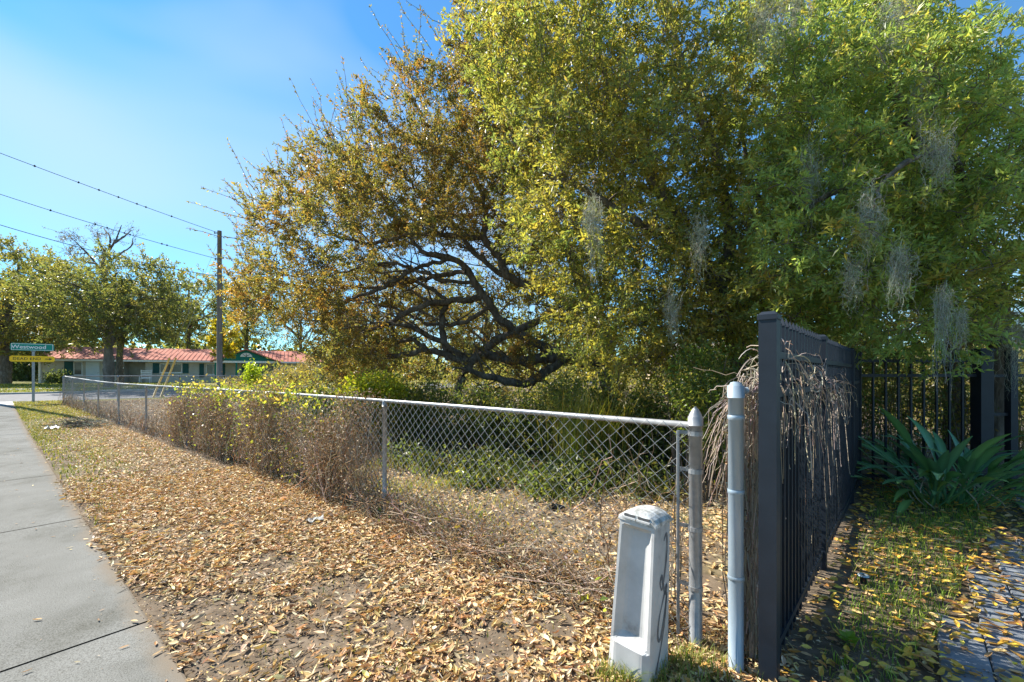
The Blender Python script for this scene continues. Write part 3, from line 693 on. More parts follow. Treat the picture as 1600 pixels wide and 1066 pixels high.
# ------------------------------------------------------------------ trees
def crown_pts(ells, n, mind, keep=None, shell=.45, ymin=-99):
    """clump centres spread through a union of ellipsoids"""
    out = []; vol = np.array([e[1][0]*e[1][1]*e[1][2] for e in ells]); vol = vol**.8/np.sum(vol**.8); tries = 0
    while len(out) < n and tries < n*60:
        tries += 1
        e = ells[rng.choice(len(ells), p=vol)]
        u = rng.normal(size=3); u /= np.linalg.norm(u); r = (shell**3+(1-shell**3)*rng.random())**(1/3)
        p = np.array(e[0])+u*r*np.array(e[1])
        if p[2] < .3: continue
        if keep is not None and not keep(p): continue
        if out and np.min(np.sum((np.array(out)-p)**2, 1)) < mind*mind: continue
        out.append(p)
    return np.array(out)
def proj(p): return (800+F*p[0]/p[1], HOR-F*(p[2]-CAMZ)/p[1])
def make_tree(name, label, cat, base, limbs, clumps, rc, nl, Ls, Ws, pal, wts, ntw=8, group=None, bark='bark', leafm='leaf', br0=.045, droop=0., shoots=None, upb=.25, spread=1.0, tw_r=.004, wob=.012, side=0):
    """limbs: list of (points, radii); clumps: (C,3)"""
    t = thing(name, label, cat, tuple(base), 0, group); B = np.array(base)
    mb = MB(); nodes = []; nrad = []
    for pts, rads in limbs:
        p, r = resample(pts, rads, .16, wob)
        tube1(mb, p-B, r, 9); nodes.append(p[len(p)//5:]); nrad.append(r[len(p)//5:])
    nodes = np.concatenate(nodes); nrad = np.concatenate(nrad)
    if side:
        sel = rng.choice(len(nodes), side); K = 9; k = np.linspace(0, 1, K); ln = rng.gamma(3, .28, side)+.25
        v0 = nrm(rng.normal(size=(side, 3))*(1, .8, .6)+np.array([-.5, 0, .45])); acc = np.cumsum(rng.normal(size=(side, K, 3))*.16, 1)
        dd = nrm(v0[:, None, :]+acc+np.array([0, 0, .25])*k[None, :, None]); P = nodes[sel][:, None, :]+np.cumsum(dd, 1)*(ln/K)[:, None, None]; P[:, 0] = nodes[sel]
        r0 = np.minimum(nrad[sel]*.55, rng.uniform(.012, .035, side)); Rr = r0[:, None]*np.linspace(1, .25, K)[None]
        v, q = tubes(P-B, Rr, 5); mb.add(v, q)
        m2 = side*5; i2 = rng.integers(0, side, m2); k2_ = rng.integers(2, K, m2); l2 = rng.uniform(.15, .5, m2); d2_ = nrm(dd[i2, k2_]+rng.normal(size=(m2, 3))*.7)
        P2 = P[i2, k2_][:, None, :]+d2_[:, None, :]*(l2[:, None]*np.array([0, .5, 1])[None])[..., None]; P2[:, 1] += rng.normal(size=(m2, 3))*.03
        v, q = tubes(P2-B, np.tile([.007, .005, .003], (m2, 1)), 3); mb.add(v, q)
        nodes = np.vstack([nodes, P[:, 3:].reshape(-1, 3)]); nrad = np.concatenate([nrad, Rr[:, 3:].ravel()])
    if len(clumps):
        d = np.array([np.min(np.linalg.norm(nodes-c, axis=1)) for c in clumps]); order = np.argsort(d)
        paths, prad = [], []; out_c = clumps.mean(0)
        for ci in order:
            c = clumps[ci]; dd = np.linalg.norm(nodes-c, axis=1)+.35*np.maximum(0, nodes[:, 2]-c[2]); j = int(np.argmin(dd))
            a = nodes[j]; ln = np.linalg.norm(c-a)
            mid = a*.5+c*.5+np.array([0, 0, .14*ln])+rng.normal(size=3)*.09*ln
            u = np.linspace(0, 1, 7)[:, None]; p = a*(1-u)**2+2*mid*u*(1-u)+c*u*u
            p[1:-1] += rng.normal(size=(5, 3))*.025*ln
            r0 = min(nrad[j]*.75, br0*(.4+ln*.45)); r = np.linspace(r0, max(.006, r0*.3), 7)
            paths.append(p); prad.append(r)
            nodes = np.vstack([nodes, p[2:]]); nrad = np.concatenate([nrad, r[2:]])
        v, q = tubes(np.array(paths)-B, np.array(prad), 5); mb.add(v, q)
    cb = MB(); tw = []
    if len(clumps):
        Cn = len(clumps); K = ntw
        org = np.repeat(clumps, K, 0)+rng.normal(size=(Cn*K, 3))*rc*.22
        outw = nrm(np.repeat(clumps-out_c, K, 0))
        td = nrm(rng.normal(size=(Cn*K, 3))+outw*.55+np.array([0, 0, upb]))
        tl = rc*spread*rng.uniform(.45, 1.15, Cn*K)
        mid = org+td*tl[:, None]*.55; end = org+nrm(td+np.array([0, 0, -droop])+rng.normal(size=td.shape)*.2)*tl[:, None]
        P = np.stack([org, mid, end], 1)-B
        v, q = tubes(P, np.stack([np.full(Cn*K, tw_r*1.6), np.full(Cn*K, tw_r), np.full(Cn*K, tw_r*.5)], 1), 3); mb.add(v, q)
        m = nl//(Cn*K); T = Cn*K
        ccol = pick_cols(Cn, pal, wts, .12); tcol = .5*np.repeat(ccol, K, 0)+.5*pick_cols(T, pal, wts, .15)
        ti = np.repeat(np.arange(T), m); u = (.08+.97*rng.random(T*m)**.75)[:, None]
        o3, m3, e3 = org[ti], mid[ti], end[ti]
        pos = o3*(1-u)**2+2*m3*u*(1-u)+e3*u*u+rng.normal(size=(T*m, 3))*(.25*Ls+.02*rc)
        ld = nrm(td[ti]*.75+rvec(T*m)*.85+np.array([0, 0, -droop*.6])); nor = nrm(rvec(T*m)*.9+np.array([0, 0, .7]))
        col = .55*tcol[ti]+.45*pick_cols(T*m, pal, wts, .25)
        S = rng.uniform(.7, 1.2, T*m)
        leaves(cb, pos-B, ld, nor, Ls*S, Ws*S, col)
    if shoots is not None and len(shoots):
        a, d, ln = shoots; n = len(a); u = np.linspace(0, 1, 5)
        curve = d[:, None, :]*ln[:, None, None]*u[None, :, None]+np.array([0, 0, .12])*(u**2)[None, :, None]*ln[:, None, None]+rng.normal(size=(n, 5, 3))*.02*ln[:, None, None]
        P = a[:, None, :]+curve
        v, q = tubes(P-B, np.tile(np.array([.010, .008, .006, .005, .003]), (n, 1)), 4); mb.add(v, q)
        m = 34; ti = np.repeat(np.arange(n), m); uu = rng.uniform(.05, 1, n*m)
        k = np.minimum((uu*4).astype(int), 3); f = (uu*4-k)[:, None]; pos = P[ti, k]*(1-f)+P[ti, k+1]*f
        leaves(cb, pos-B, nrm(d[ti]*.6+rvec(n*m)*.6), rvec(n*m), Ls*rng.uniform(.7, 1.1, n*m), Ws*rng.uniform(.6, 1, n*m), pick_cols(n*m, pal, wts, .25))
    mb.build('trunk', M[bark], t, True)
    if cb.n: cb.build('crown', M[leafm], t)
    return t
OR, OL, GR, YG, DG, YE = (.38, .19, .05), (.23, .19, .06), (.14, .17, .06), (.38, .33, .06), (.085, .12, .045), (.50, .34, .05)

# --- the sprawling oak with orange brown leaves
def w_(x, y, Y): return np.array(pix(x, y, Y))
D = 12.0
ob = np.array([(955-800)/F*11.6, 11.6, HZ((955-800)/F*11.6, 11.6)])
limbs = [
 ([ob+(0, 0, -.2), ob+(0, 0, .6), w_(950, 560, 11.6), w_(930, 500, 11.6), w_(900, 420, 11.8), w_(860, 330, 12), w_(830, 240, 12.4)], [.30, .25, .23, .19, .16, .12, .07]),
 ([w_(945, 568, 11.6), w_(880, 560, 11.7), w_(811, 562, 11.8), w_(760, 556, 11.9), w_(725, 563, 12), w_(668, 548, 12), w_(610, 556, 12.2), w_(540, 540, 12.3)], [.16, .15, .14, .12, .10, .085, .065, .03]),
 ([w_(935, 520, 11.6), w_(880, 470, 11.8), w_(837, 450, 12), w_(792, 431, 12), w_(777, 397, 12), w_(755, 371, 12), w_(760, 330, 12.1), w_(735, 260, 12.3)], [.14, .13, .12, .12, .11, .10, .075, .04]),
 ([w_(757, 372, 12), w_(699, 367, 12.1), w_(642, 367, 12.2), w_(570, 380, 12.4), w_(500, 360, 12.6)], [.085, .075, .06, .045, .02]),
 ([w_(940, 575, 11.7), w_(870, 552, 12), w_(800, 516, 12.1), w_(757, 465, 12.2), w_(729, 420, 12.2), w_(700, 402, 12.2), w_(660, 392, 12.2), w_(625, 350, 12.3), w_(585, 290, 12.4)], [.16, .14, .125, .11, .10, .085, .065, .045, .02]),
 ([w_(712, 640, 12), w_(722, 590, 12), w_(742, 560, 12), w_(777, 532, 12), w_(830, 508, 12.1), w_(900, 470, 12.2)], [.12, .11, .11, .11, .11, .10]),
 ([w_(740, 440, 12.2), w_(700, 440, 12.0), w_(640, 418, 11.8), w_(585, 412, 11.6), w_(520, 430, 11.4)], [.06, .055, .045, .035, .015]),
 ([w_(765, 480, 12.2), w_(720, 505, 12.4), w_(670, 505, 12.5), w_(610, 480, 12.8), w_(550, 470, 13)], [.07, .06, .05, .035, .015]),
 ([w_(790, 430, 12), w_(740, 395, 12.4), w_(700, 340, 12.6), w_(650, 300, 12.8), w_(610, 230, 13)], [.08, .07, .055, .04, .02]),
 ([w_(730, 562, 12), w_(690, 535, 11.8), w_(640, 512, 11.6), w_(590, 505, 11.4), w_(520, 520, 11.2)], [.08, .07, .05, .035, .015]),
 ([w_(752, 465, 12.2), w_(699, 470, 12), w_(650, 482, 11.8), w_(597, 510, 11.6), w_(530, 520, 11.4)], [.10, .09, .08, .06, .03]),
 ([w_(700, 562, 12), w_(693, 525, 12.1), w_(691, 487, 12.2), w_(700, 470, 12.2), w_(650, 440, 12.6), w_(600, 430, 13)], [.09, .09, .08, .07, .05, .03]),
 ([w_(729, 425, 12.2), w_(690, 430, 12.5), w_(640, 440, 12.8), w_(570, 450, 13), w_(500, 440, 13)], [.08, .07, .06, .05, .03]),
 ([w_(705, 404, 12.2), w_(650, 420, 12), w_(600, 450, 11.7), w_(540, 470, 11.5), w_(470, 480, 11.4)], [.07, .06, .05, .04, .02]),
 ([w_(668, 548, 12), w_(640, 530, 12.2), w_(600, 540, 12.5), w_(560, 500, 12.8)], [.07, .06, .05, .03]),
 ([w_(880, 560, 11.7), w_(820, 600, 11.2), w_(770, 590, 11), w_(720, 575, 10.9)], [.13, .11, .08, .04]),
]
def oak_keep(p):
    x, y = proj(p)
    if p[1] < 12.6 and ((x-705)/150)**2+((y-460)/105)**2 < 1: return False
    if ((x-680)/75)**2+((y-412)/32)**2 < 1: return False
    if x > 560 and y > 585: return False
    if x < 500 and y > 508: return False
    # keep to the leaning dome outline
    xs = [330, 372, 400, 450, 520, 600, 660, 700, 715]; ys = [620, 400, 325, 275, 210, 150, 100, 30, -60]
    if y < np.interp(x, xs, ys) or x < 375: return False
    return True
ells = [((-3.6, 12.0, 4.6), (4.1, 3.9, 3.9)), ((-1.7, 12.3, 6.6), (3.6, 3.4, 3.6)), ((-4.6, 11.6, 3.2), (2.9, 2.6, 1.6)), ((.6, 12.6, 7.8), (3.4, 2.8, 4.2)), ((-.6, 12.2, 9.6), (2.2, 2.2, 2.6)), ((-.2, 12, 2.9), (2.2, 2.4, 1.6))]
cl = crown_pts(ells, 900, .29, oak_keep, .45)
edge = []
for _ in range(520):
    x = rng.uniform(375, 720); y0 = np.interp(x, [372, 400, 450, 520, 600, 660, 700, 715], [400, 325, 275, 210, 150, 100, 30, -60])
    yy = y0+rng.uniform(-4, 34) if rng.random() < .75 else rng.uniform(y0, 560)
    xx = x if yy < y0+46 else rng.uniform(380, 410)
    edge.append(w_(xx, yy, 12+rng.uniform(-1.6, 1.6)))
edge = np.array(edge); edge = edge[[np.min(np.linalg.norm(cl-e_, axis=1)) < .55 for e_ in edge]]; edge = edge[:115]
sdir = nrm(np.array([-.55, -.1, .75])+rng.normal(size=(len(edge), 3))*.42)
make_tree('oak_tree', 'sprawling oak with orange brown leaves and low twisting limbs', 'tree', ob, limbs, cl, .60, 270000, .083, .035,
          [OR, OL, GR, YG, (.20, .10, .03), (.14, .13, .04)], [17, 36, 26, 6, 7, 14], 7, br0=.05, shoots=(edge, sdir, rng.uniform(.5, 1.6, len(edge))), tw_r=.005, wob=.025, side=260)

# --- yellow green oak in the middle
b2 = np.array([(1165-800)/F*7.4, 7.4, 0])
limbs = [([b2+(0, 0, -.2), b2+(-.05, 0, .9), w_(1150, 540, 7.4), w_(1122, 465, 7.4), w_(1075, 370, 7.4), w_(1010, 260, 7.4), w_(950, 130, 7.5), w_(900, -40, 7.6)], [.19, .16, .15, .14, .12, .10, .07, .04]),
 ([w_(1122, 465, 7.4), w_(1140, 380, 7.6), w_(1120, 250, 7.8), w_(1060, 90, 7.9), w_(1040, -90, 8)], [.11, .10, .09, .06, .03]),
 ([w_(1075, 370, 7.4), w_(1000, 350, 7.0), w_(920, 300, 6.8), w_(850, 270, 6.7)], [.08, .07, .05, .02])]
def k2(p):
    x, y = proj(p)
    if y < -40 or x > 1240 or x < (712 if y < 70 else 712+min(60, (y-70)*.5))+max(0, (y-300))*.6: return False
    if y > 585: return False
    if ((x-1112)/30)**2+((y-440)/35)**2 < 1 and p[1] < 7.6: return False
    if x < 900 and rng.random() > .25+.75*(x-700)/200: return False
    return not (x < 850 and y > 420)
cl = crown_pts([((1.1, 7.1, 4.6), (2.3, 1.8, 2.6)), ((1.8, 7.5, 6.4), (2.6, 2.0, 2.4)), ((.6, 7.2, 6.9), (1.6, 1.6, 1.8)), ((2.2, 7.0, 2.7), (1.9, 1.5, 1.3)), ((3.4, 7.0, 3.4), (1.2, 1.3, 1.8)), ((2.6, 6.3, 3.0), (1.2, .6, 1.3)), ((1.6, 6.5, 2.3), (1.5, .8, .8)), ((2.9, 6.2, 2.2), (.9, .6, .8))], 430, .30, k2, .3)
make_tree('oak_tree', 'oak with bright yellow green leaves and a dark leaning trunk', 'tree', b2, limbs, cl, .50, 114000, .080, .032,
          [(.42, .36, .07), (.31, .31, .08), (.20, .25, .08), (.30, .22, .07), YE, (.13, .18, .065)], [22, 25, 26, 10, 4, 15], 8, br0=.035, tw_r=.004)

# --- tall green oak behind the black fence
b3 = np.array([(1243-800)/F*8.4, 8.4, 0])
limbs = [([b3+(0, 0, -.2), b3+(0, 0, 1.2), w_(1240, 420, 8.4), w_(1236, 260, 8.4), w_(1240, 120, 8.4), w_(1250, -80, 8.4)], [.17, .14, .125, .11, .09, .05]),
 ([w_(1240, 330, 8.4), w_(1300, 230, 8.2), w_(1370, 130, 8.0), w_(1430, 20, 8)], [.08, .07, .05, .03]),
 ([w_(1238, 400, 8.4), w_(1180, 300, 8.6), w_(1150, 160, 8.8)], [.07, .05, .03])]
def k3(p):
    x, y = proj(p)
    return -40 < y < 570 and 1120 < x < 1520 and not (x > 1440 and y < 60)
cl = crown_pts([((5.6, 8.4, 4.4), (2.3, 1.8, 3.2)), ((5.6, 8.6, 7.0), (2.3, 2.0, 2.2)), ((7.2, 8.6, 5.2), (1.8, 1.6, 2.8))], 300, .34, k3, .4)
make_tree('oak_tree', 'tall dark green oak with a straight trunk rising behind the black fence', 'tree', b3, limbs, cl, .52, 90000, .090, .034,
          [(.24, .31, .10), (.31, .385, .12), (.15, .21, .08), (.46, .43, .10), YE], [34, 32, 15, 15, 4], 8, br0=.035)

# --- near drooping green tree on the right
b4 = np.array([(1490-800)/F*7.3, 7.3, 0])
limbs = [([b4+(0, 0, -.2), b4+(0, 0, 1.3), w_(1480, 380, 7.2), w_(1450, 260, 6.6), w_(1400, 150, 6.1), w_(1370, 0, 5.8)], [.15, .13, .115, .09, .06, .03]),
 ([w_(1480, 380, 7.2), w_(1500, 300, 6.2), w_(1480, 240, 5.2), w_(1420, 250, 4.6), w_(1370, 300, 4.3)], [.08, .07, .05, .03, .015]),
 ([w_(1470, 330, 6.9), w_(1400, 300, 6.0), w_(1330, 290, 5.4), w_(1250, 330, 5.1)], [.07, .06, .04, .02]),
 ([w_(1500, 300, 6.2), w_(1560, 280, 5.2), w_(1620, 330, 4.6)], [.06, .05, .02])]
def k4(p):
    x, y = proj(p)
    if x > 1560 and y < 130: return False
    if y > 535-22*math.sin(x*.02): return False
    return y > -40 and x > 1195
cl = crown_pts([((4.5, 5.4, 4.2), (1.5, 1.1, 1.7)), ((4.2, 4.9, 3.0), (1.5, .9, .9)), ((5.6, 5.2, 3.4), (1.5, 1.0, 1.3)), ((4.9, 6.0, 5.3), (1.6, 1.2, 1.4)), ((3.6, 5.3, 3.2), (1.1, .8, 1.3)), ((4.6, 5.3, 2.4), (1.8, .9, .7)), ((6.8, 6.2, 5.0), (1.5, 1.1, 1.7))], 350, .24, k4, .35)
make_tree('oak_tree', 'drooping green tree overhanging the black fence at the right, moss in its boughs', 'tree', b4, limbs, cl, .40, 82000, .083, .026,
          [(.25, .33, .10), (.34, .42, .12), (.17, .24, .08), (.46, .44, .10), YE, (.55, .29, .05)], [34, 28, 20, 13, 4, 2], 7, br0=.025, droop=.35, tw_r=.003)

# --- distant trees
def far_tree(name, label, px, py, Y, rx, ry, n, nl, Ls, pal, wts, trunk_px=None, tr=.3, bark='bark', rc=None, ry_d=None, group=None, upto=.9):
    cx, cy, cz = w_(px, py, Y); tx = cx if trunk_px is None else (trunk_px-800)/F*Y
    b = np.array([tx, cy, HZ(tx, cy)]); R = (rx*Y/F, ry_d or rx*Y/F*.85, ry*Y/F)
    lb = [([b+(0, 0, -.3), b+(0, 0, (cz-b[2])*.5), np.array([tx*.7+cx*.3, cy, cz]), np.array([cx, cy, cz+R[2]*.6])], [tr, tr*.85, tr*.65, tr*.2])]
    for k in range(7):
        a = k*.9+rng.random(); z0 = b[2]+(cz-b[2])*rng.uniform(.45, .85)
        q0 = np.array([tx, cy, z0]); q1 = np.array([cx, cy, cz])+np.array([math.cos(a)*R[0], math.sin(a)*R[1], rng.uniform(-.3, .6)*R[2]])*upto
        lb.append(([q0, q0*.5+q1*.5+np.array([0, 0, .25*R[2]])*rng.random(), q1], [tr*.45, tr*.3, tr*.08]))
    cl = crown_pts([((cx, cy, cz), R), ((cx-R[0]*.45, cy, cz-R[2]*.25), (R[0]*.6, R[1]*.7, R[2]*.7)), ((cx+R[0]*.45, cy-R[1]*.2, cz-R[2]*.2), (R[0]*.6, R[1]*.7, R[2]*.75))], n, rx*Y/F*.13, None, .5)
    return make_tree(name, label, 'tree', b, lb, cl, rc or R[0]*.24, nl, Ls, Ls*.5, pal, wts, 6, br0=.05, bark=bark, tw_r=.012, group=group)
FG = [(.155, .175, .06), (.22, .215, .065), (.30, .245, .065), (.11, .135, .05)]
far_tree('oak_tree', 'leafy tree with bent dark trunk left of the street sign', 30, 470, 38, 92, 88, 160, 26000, .23, FG+[(.26, .20, .03)], [28, 30, 20, 14, 12], 8, .45)
far_tree('oak_tree', 'broad green tree with pale trunk in front of red roofed house', 180, 470, 33, 108, 66, 200, 26000, .22, FG, [32, 22, 10, 36], 170, .34, 'barkpale')
far_tree('oak_tree', 'dark trunked tree close to the red roofed house entry', 230, 490, 37.5, 62, 46, 80, 10000, .22, FG, [30, 20, 10, 40], 188, .28)
far_tree('oak_tree', 'thin crowned tree showing sky behind the red roofed house', 295, 480, 58, 72, 62, 100, 11000, .33, FG, [30, 20, 10, 40], None, .3)
far_tree('oak_tree', 'pale loose tree behind the utility pole', 385, 470, 66, 60, 62, 80, 7000, .34, FG, [30, 30, 20, 20], None, .3)
far_tree('oak_tree', 'shaded tree filling in behind the left end of red roofed house', 95, 478, 52, 95, 70, 120, 15000, .33, FG, [25, 20, 10, 45], None, .35)
far_tree('small_tree', 'small bright yellow green tree beside the wooden utility pole', 352, 528, 29, 22, 32, 40, 4200, .16, [(.42, .36, .03), (.30, .30, .03), (.5, .36, .03)], [4, 3, 2], 346, .06)
# bare tree
bx, by, _ = w_(165, 400, 47); b = np.array([bx, by, HZ(bx, by)])
lb = [([b, w_(168, 470, 47), w_(160, 420, 47), w_(165, 395, 47)], [.35, .28, .2, .15])]
for pts in ([(160, 425), (140, 400), (125, 385), (112, 372)], [(165, 400), (178, 380), (185, 365), (190, 352)], [(163, 412), (185, 398), (205, 385), (208, 372)], [(150, 412), (130, 408), (112, 400)], [(185, 398), (196, 402), (204, 412)], [(165, 396), (155, 378), (152, 362)], [(170, 392), (172, 372), (162, 357)], [(178, 380), (196, 368), (205, 360)]):
    lb.append(([w_(x, y, 47+rng.uniform(-1.5, 1.5)) for x, y in pts], list(np.linspace(.13, .03, len(pts)))))
cl = np.array([w_(rng.uniform(105, 215), rng.uniform(358, 405), 47+rng.uniform(-2, 2)) for _ in range(24)])
make_tree('bare_tree', 'nearly bare grey branched tree standing above the other distant crowns', 'tree', b, lb, cl, 1.0, 900, .2, .08, [(.12, .10, .06)], [1], 7, br0=.05, tw_r=.012)

# woodland far behind everything
wb = MB(); n = 30000
xs = rng.uniform(-90, 110, n); ys = 74+rng.normal(size=n)*3+.04*np.abs(xs)
topz = 6.5+2.2*np.sin(xs*.23+1)+1.6*np.sin(xs*.61)+1.2*np.sin(xs*1.33); zs = topz*rng.random(n)**.8+rng.normal(size=n)*.4
leaves(wb, np.stack([xs, ys, zs], 1), rvec(n), rvec(n), rng.uniform(.7, 1.3, n), rng.uniform(.45, .75, n), pick_cols(n, FG+[(.05, .07, .025)], [3, 3, 2, 3, 3], .25))
tag(wb.build('woodland', M['leaf']), 'far belt of mixed green woodland closing the view', kind='stuff')
# trees standing in the middle distance beyond the lot
mid = [(470, 490, 62, 62, 70, 'olive tree beyond the lot left of the sprawling oak limbs'), (590, 480, 40, 75, 85, 'pale tree seen through the sprawling oak limbs'),
       (760, 470, 34, 80, 90, 'sunlit tree behind the forked limbs of the sprawling oak'), (930, 480, 36, 75, 90, 'tree behind the dark trunk of the sprawling oak'),
       (1160, 470, 30, 80, 110, 'tree filling the gap beside the tan house'), (1330, 430, 26, 90, 130, 'dense tree behind the tall black fence'), (1520, 400, 24, 110, 140, 'tree at far right behind the wide black posts')]
for px, py, Y, rx, ry, lab in mid:
    far_tree('oak_tree', lab, px, py+25, Y, rx*1.15, ry*1.1, 110, 8500, .29, FG+[YG], [28, 26, 16, 20, 10], None, .25)

# ------------------------------------------------------------------ undergrowth and shrubs in the lot
def mass(name, label, cents, rads, nl, Ls, Ws, pal, wts, kind=None, cat=None, group=None, stem=True):
    """leafy mass: foliage on short stems"""
    cents = np.array(cents, float); rads = np.array(rads, float)
    B = np.array([cents[:, 0].mean(), cents[:, 1].mean(), HZ(cents[:, 0].mean(), cents[:, 1].mean())])
    wv = rads.prod(1)**.7; ci = rng.choice(len(cents), nl, p=wv/wv.sum())
    u = rvec(nl)*(rng.random(nl)**.38)[:, None]; pos = cents[ci]+u*rads[ci]; pos[:, 2] = np.maximum(pos[:, 2], H(pos[:, 0], pos[:, 1])+.02)
    # gather into small tufts
    tuft = pos[rng.choice(nl, nl//14)]; tcol = pick_cols(len(tuft), pal, wts, .2); k = rng.choice(len(tuft), nl)
    pos = tuft[k]+rng.normal(size=(nl, 3))*Ls*1.1; pos[:, 2] = np.maximum(pos[:, 2], H(pos[:, 0], pos[:, 1])+.02)
    fb = MB(); S = rng.uniform(.6, 1.3, nl)
    leaves(fb, pos-B, nrm(rvec(nl)+np.array([0, 0, .35])), nrm(rvec(nl)+np.array([0, 0, .6])), Ls*S, Ws*S, .6*tcol[k]+.4*pick_cols(nl, pal, wts, .2))
    sel = tuft[rng.choice(len(tuft), min(len(tuft), max(12, nl//90)))]
    foot = sel.copy(); foot[:, :2] += rng.normal(size=(len(sel), 2))*.12; foot[:, 2] = H(foot[:, 0], foot[:, 1])
    md = (sel+foot)/2+rng.normal(size=sel.shape)*.08
    v, q = tubes(np.stack([foot, md, sel], 1)-B, np.tile([.008, .006, .003], (len(sel), 1)), 3)
    sb = MB(); sb.add(v, q)
    if kind == 'stuff':
        o = fb.build(name, M['leaf'], None, loc=tuple(B)); tag(o, label, kind='stuff'); s_ = sb.build('stem', M['bark'], o); return o
    t = thing(name, label, cat, tuple(B), 0, group); fb.build('foliage', M['leaf'], t); sb.build('stem', M['bark'], t); return t
cs, rs = [], []
for px, Y in ((500, 10.6), (560, 9.8), (620, 9.2), (680, 8.8), (740, 8.5), (800, 8.1), (860, 7.8), (920, 7.5), (980, 7.2), (1040, 6.9), (1090, 6.6), (1140, 6.3), (650, 10.5), (760, 10), (880, 9.5), (1000, 8.8)):
    x = (px-800)/F*Y; cs.append((x, Y, .52+rng.uniform(-.1, .1))); rs.append((.62, .6, .80+rng.uniform(-.12, .14)))
for px, Y in ((640, 7.2), (700, 6.6), (770, 6.9), (830, 6.2), (900, 6.0), (960, 5.9), (1010, 5.5), (740, 5.9), (870, 5.4)):
    cs.append(((px-800)/F*Y, Y, .08)); rs.append((.5, .38, .26))
mass('undergrowth', 'dense dark green undergrowth spreading under the oaks behind the fence', cs, rs, 62000, .078, .036,
     [GR, DG, (.12, .155, .03), YG, (.16, .12, .05)], [36, 26, 24, 8, 6], kind='stuff')
cs, rs = [], []
for px in range(440, 1700, 45):
    Y = 19+4*math.sin(px*.02)-(5 if px > 1000 else 0); cs.append(((px-800)/F*Y, Y, 1.0)); rs.append((1.3, 1.0, 1.15+.45*math.sin(px*.05)))
mass('bush_belt', 'belt of tangled olive bushes closing the back of the lot', cs, rs, 26000, .165, .075, FG+[YG, (.28, .21, .1)], [3, 3, 2, 3, 2, 2], kind='stuff')
cs = [(4.6, 7.6, .9), (5.6, 7.4, 1.0), (6.6, 7.2, 1.0), (7.8, 7.2, 1.1), (8.8, 6.8, 1.0), (4.2, 7.0, .7), (5.2, 8.6, 1.6), (7, 8.4, 1.6)]
mass('undergrowth', 'dark brown and green undergrowth behind the black gate fence', cs, [(.8, .6, 1.0)]*8, 26000, .07, .03, [GR, DG, (.24, .16, .06), (.30, .20, .07), (.16, .2, .04)], [3, 3, 2, 2, 2], kind='stuff')
mass('shrub', 'bright yellow green weed shrub rising over the vine covered fence', [w_(590, 603, 8.6), w_(560, 612, 8.4), w_(615, 612, 8.6)], [(.42, .3, .30), (.4, .3, .2), (.3, .3, .2)], 2600, .085, .04, [(.36, .38, .03), (.24, .31, .03), YG], [4, 3, 2], cat='shrub')
mass('shrub', 'glossy green bush beside the blunt painted end post', [w_(1095, 640, 5.2), w_(1080, 590, 5.4), w_(1115, 590, 5.5), w_(1125, 690, 5.3)], [(.36, .3, .45), (.33, .3, .4), (.35, .3, .45), (.3, .3, .4)], 5200, .055, .026, [(.10, .165, .03), (.16, .22, .035), GR, YG], [4, 3, 3, 2], cat='shrub')
mass('shrub', 'sparse grey twigged shrub by the distant utility pole base', [w_(380, 600, 20), w_(420, 600, 20), w_(455, 592, 18), w_(490, 580, 17)], [(1.2, .8, .4), (.9, .8, .4), (.8, .8, .5), (.6, .8, .8)], 3600, .11, .045, [(.22, .17, .07), OL, (.28, .24, .05), (.2, .16, .1)], [3, 3, 2, 3], cat='shrub')
mass('shrub', 'bright green sapling standing before the green gabled porch', [w_(393, 585, 19)], [(.22, .22, .5)], 600, .14, .07, [(.34, .42, .03), (.25, .33, .03)], [1, 1], cat='shrub')
mass('shrub', 'low dark bushes against the left wall of red roofed house', [w_(92, 594, 40), w_(80, 592, 40)], [(.9, .6, .7), (.6, .5, .5)], 1200, .22, .1, [GR, DG, FG[0]], [1, 1, 1], cat='shrub')
for a, lab in ((15, 'dark shrub mass behind the street sign'), (45, 'dark leafy bush between sign post and red roofed house corner')):
    mass('shrub', lab, [w_(a, 575, 47), w_(a+12, 560, 48)], [(1.6, 1.2, 2.2), (1.3, 1.2, 2.4)], 3500, .3, .14, [DG, GR, FG[3]], [2, 2, 1], cat='shrub')
# tall grass clump in the lot
def blades(mb, base, h, lean, wd, col):
    n = len(base); a = rng.uniform(0, 2*np.pi, n); d = np.stack([np.cos(a), np.sin(a), np.zeros(n)], 1)
    sd_ = np.stack([-np.sin(a), np.cos(a), np.zeros(n)], 1)*wd[:, None]
    hz = np.stack([np.zeros(n), np.zeros(n), h], 1); l = d*(h*lean)[:, None]
    m = base+hz*.6+l*.35; t = base+hz*.95+l
    V = np.stack([base-sd_, base+sd_, m+sd_*.8, m-sd_*.8, t], 1).reshape(-1, 3); i = np.arange(n)[:, None]*5
    mb.add(V, i+np.array([[0, 1, 2, 3]]), np.repeat(col, 5, 0)); mb.f.append((i+np.array([[3, 2, 4]]))+mb.n-len(V))
tg = MB(); n = 900; c0 = np.array([(925-800)/F*6.9, 6.9]); xy = c0+rng.normal(size=(n, 2))*.28
blades(tg, np.column_stack([xy, H(xy[:, 0], xy[:, 1])])-np.array([*c0, 0]), rng.uniform(.7, 1.45, n), rng.uniform(.1, .55, n), rng.uniform(.004, .008, n), pick_cols(n, [(.22, .24, .05), (.35, .27, .06), (.14, .18, .04)], [3, 3, 3]))
t = thing('grass_clump', 'tall arching yellow green grass clump below the dark oak trunk', 'grass', (*c0, 0)); tg.build('blade_tuft', M['grass'], t)

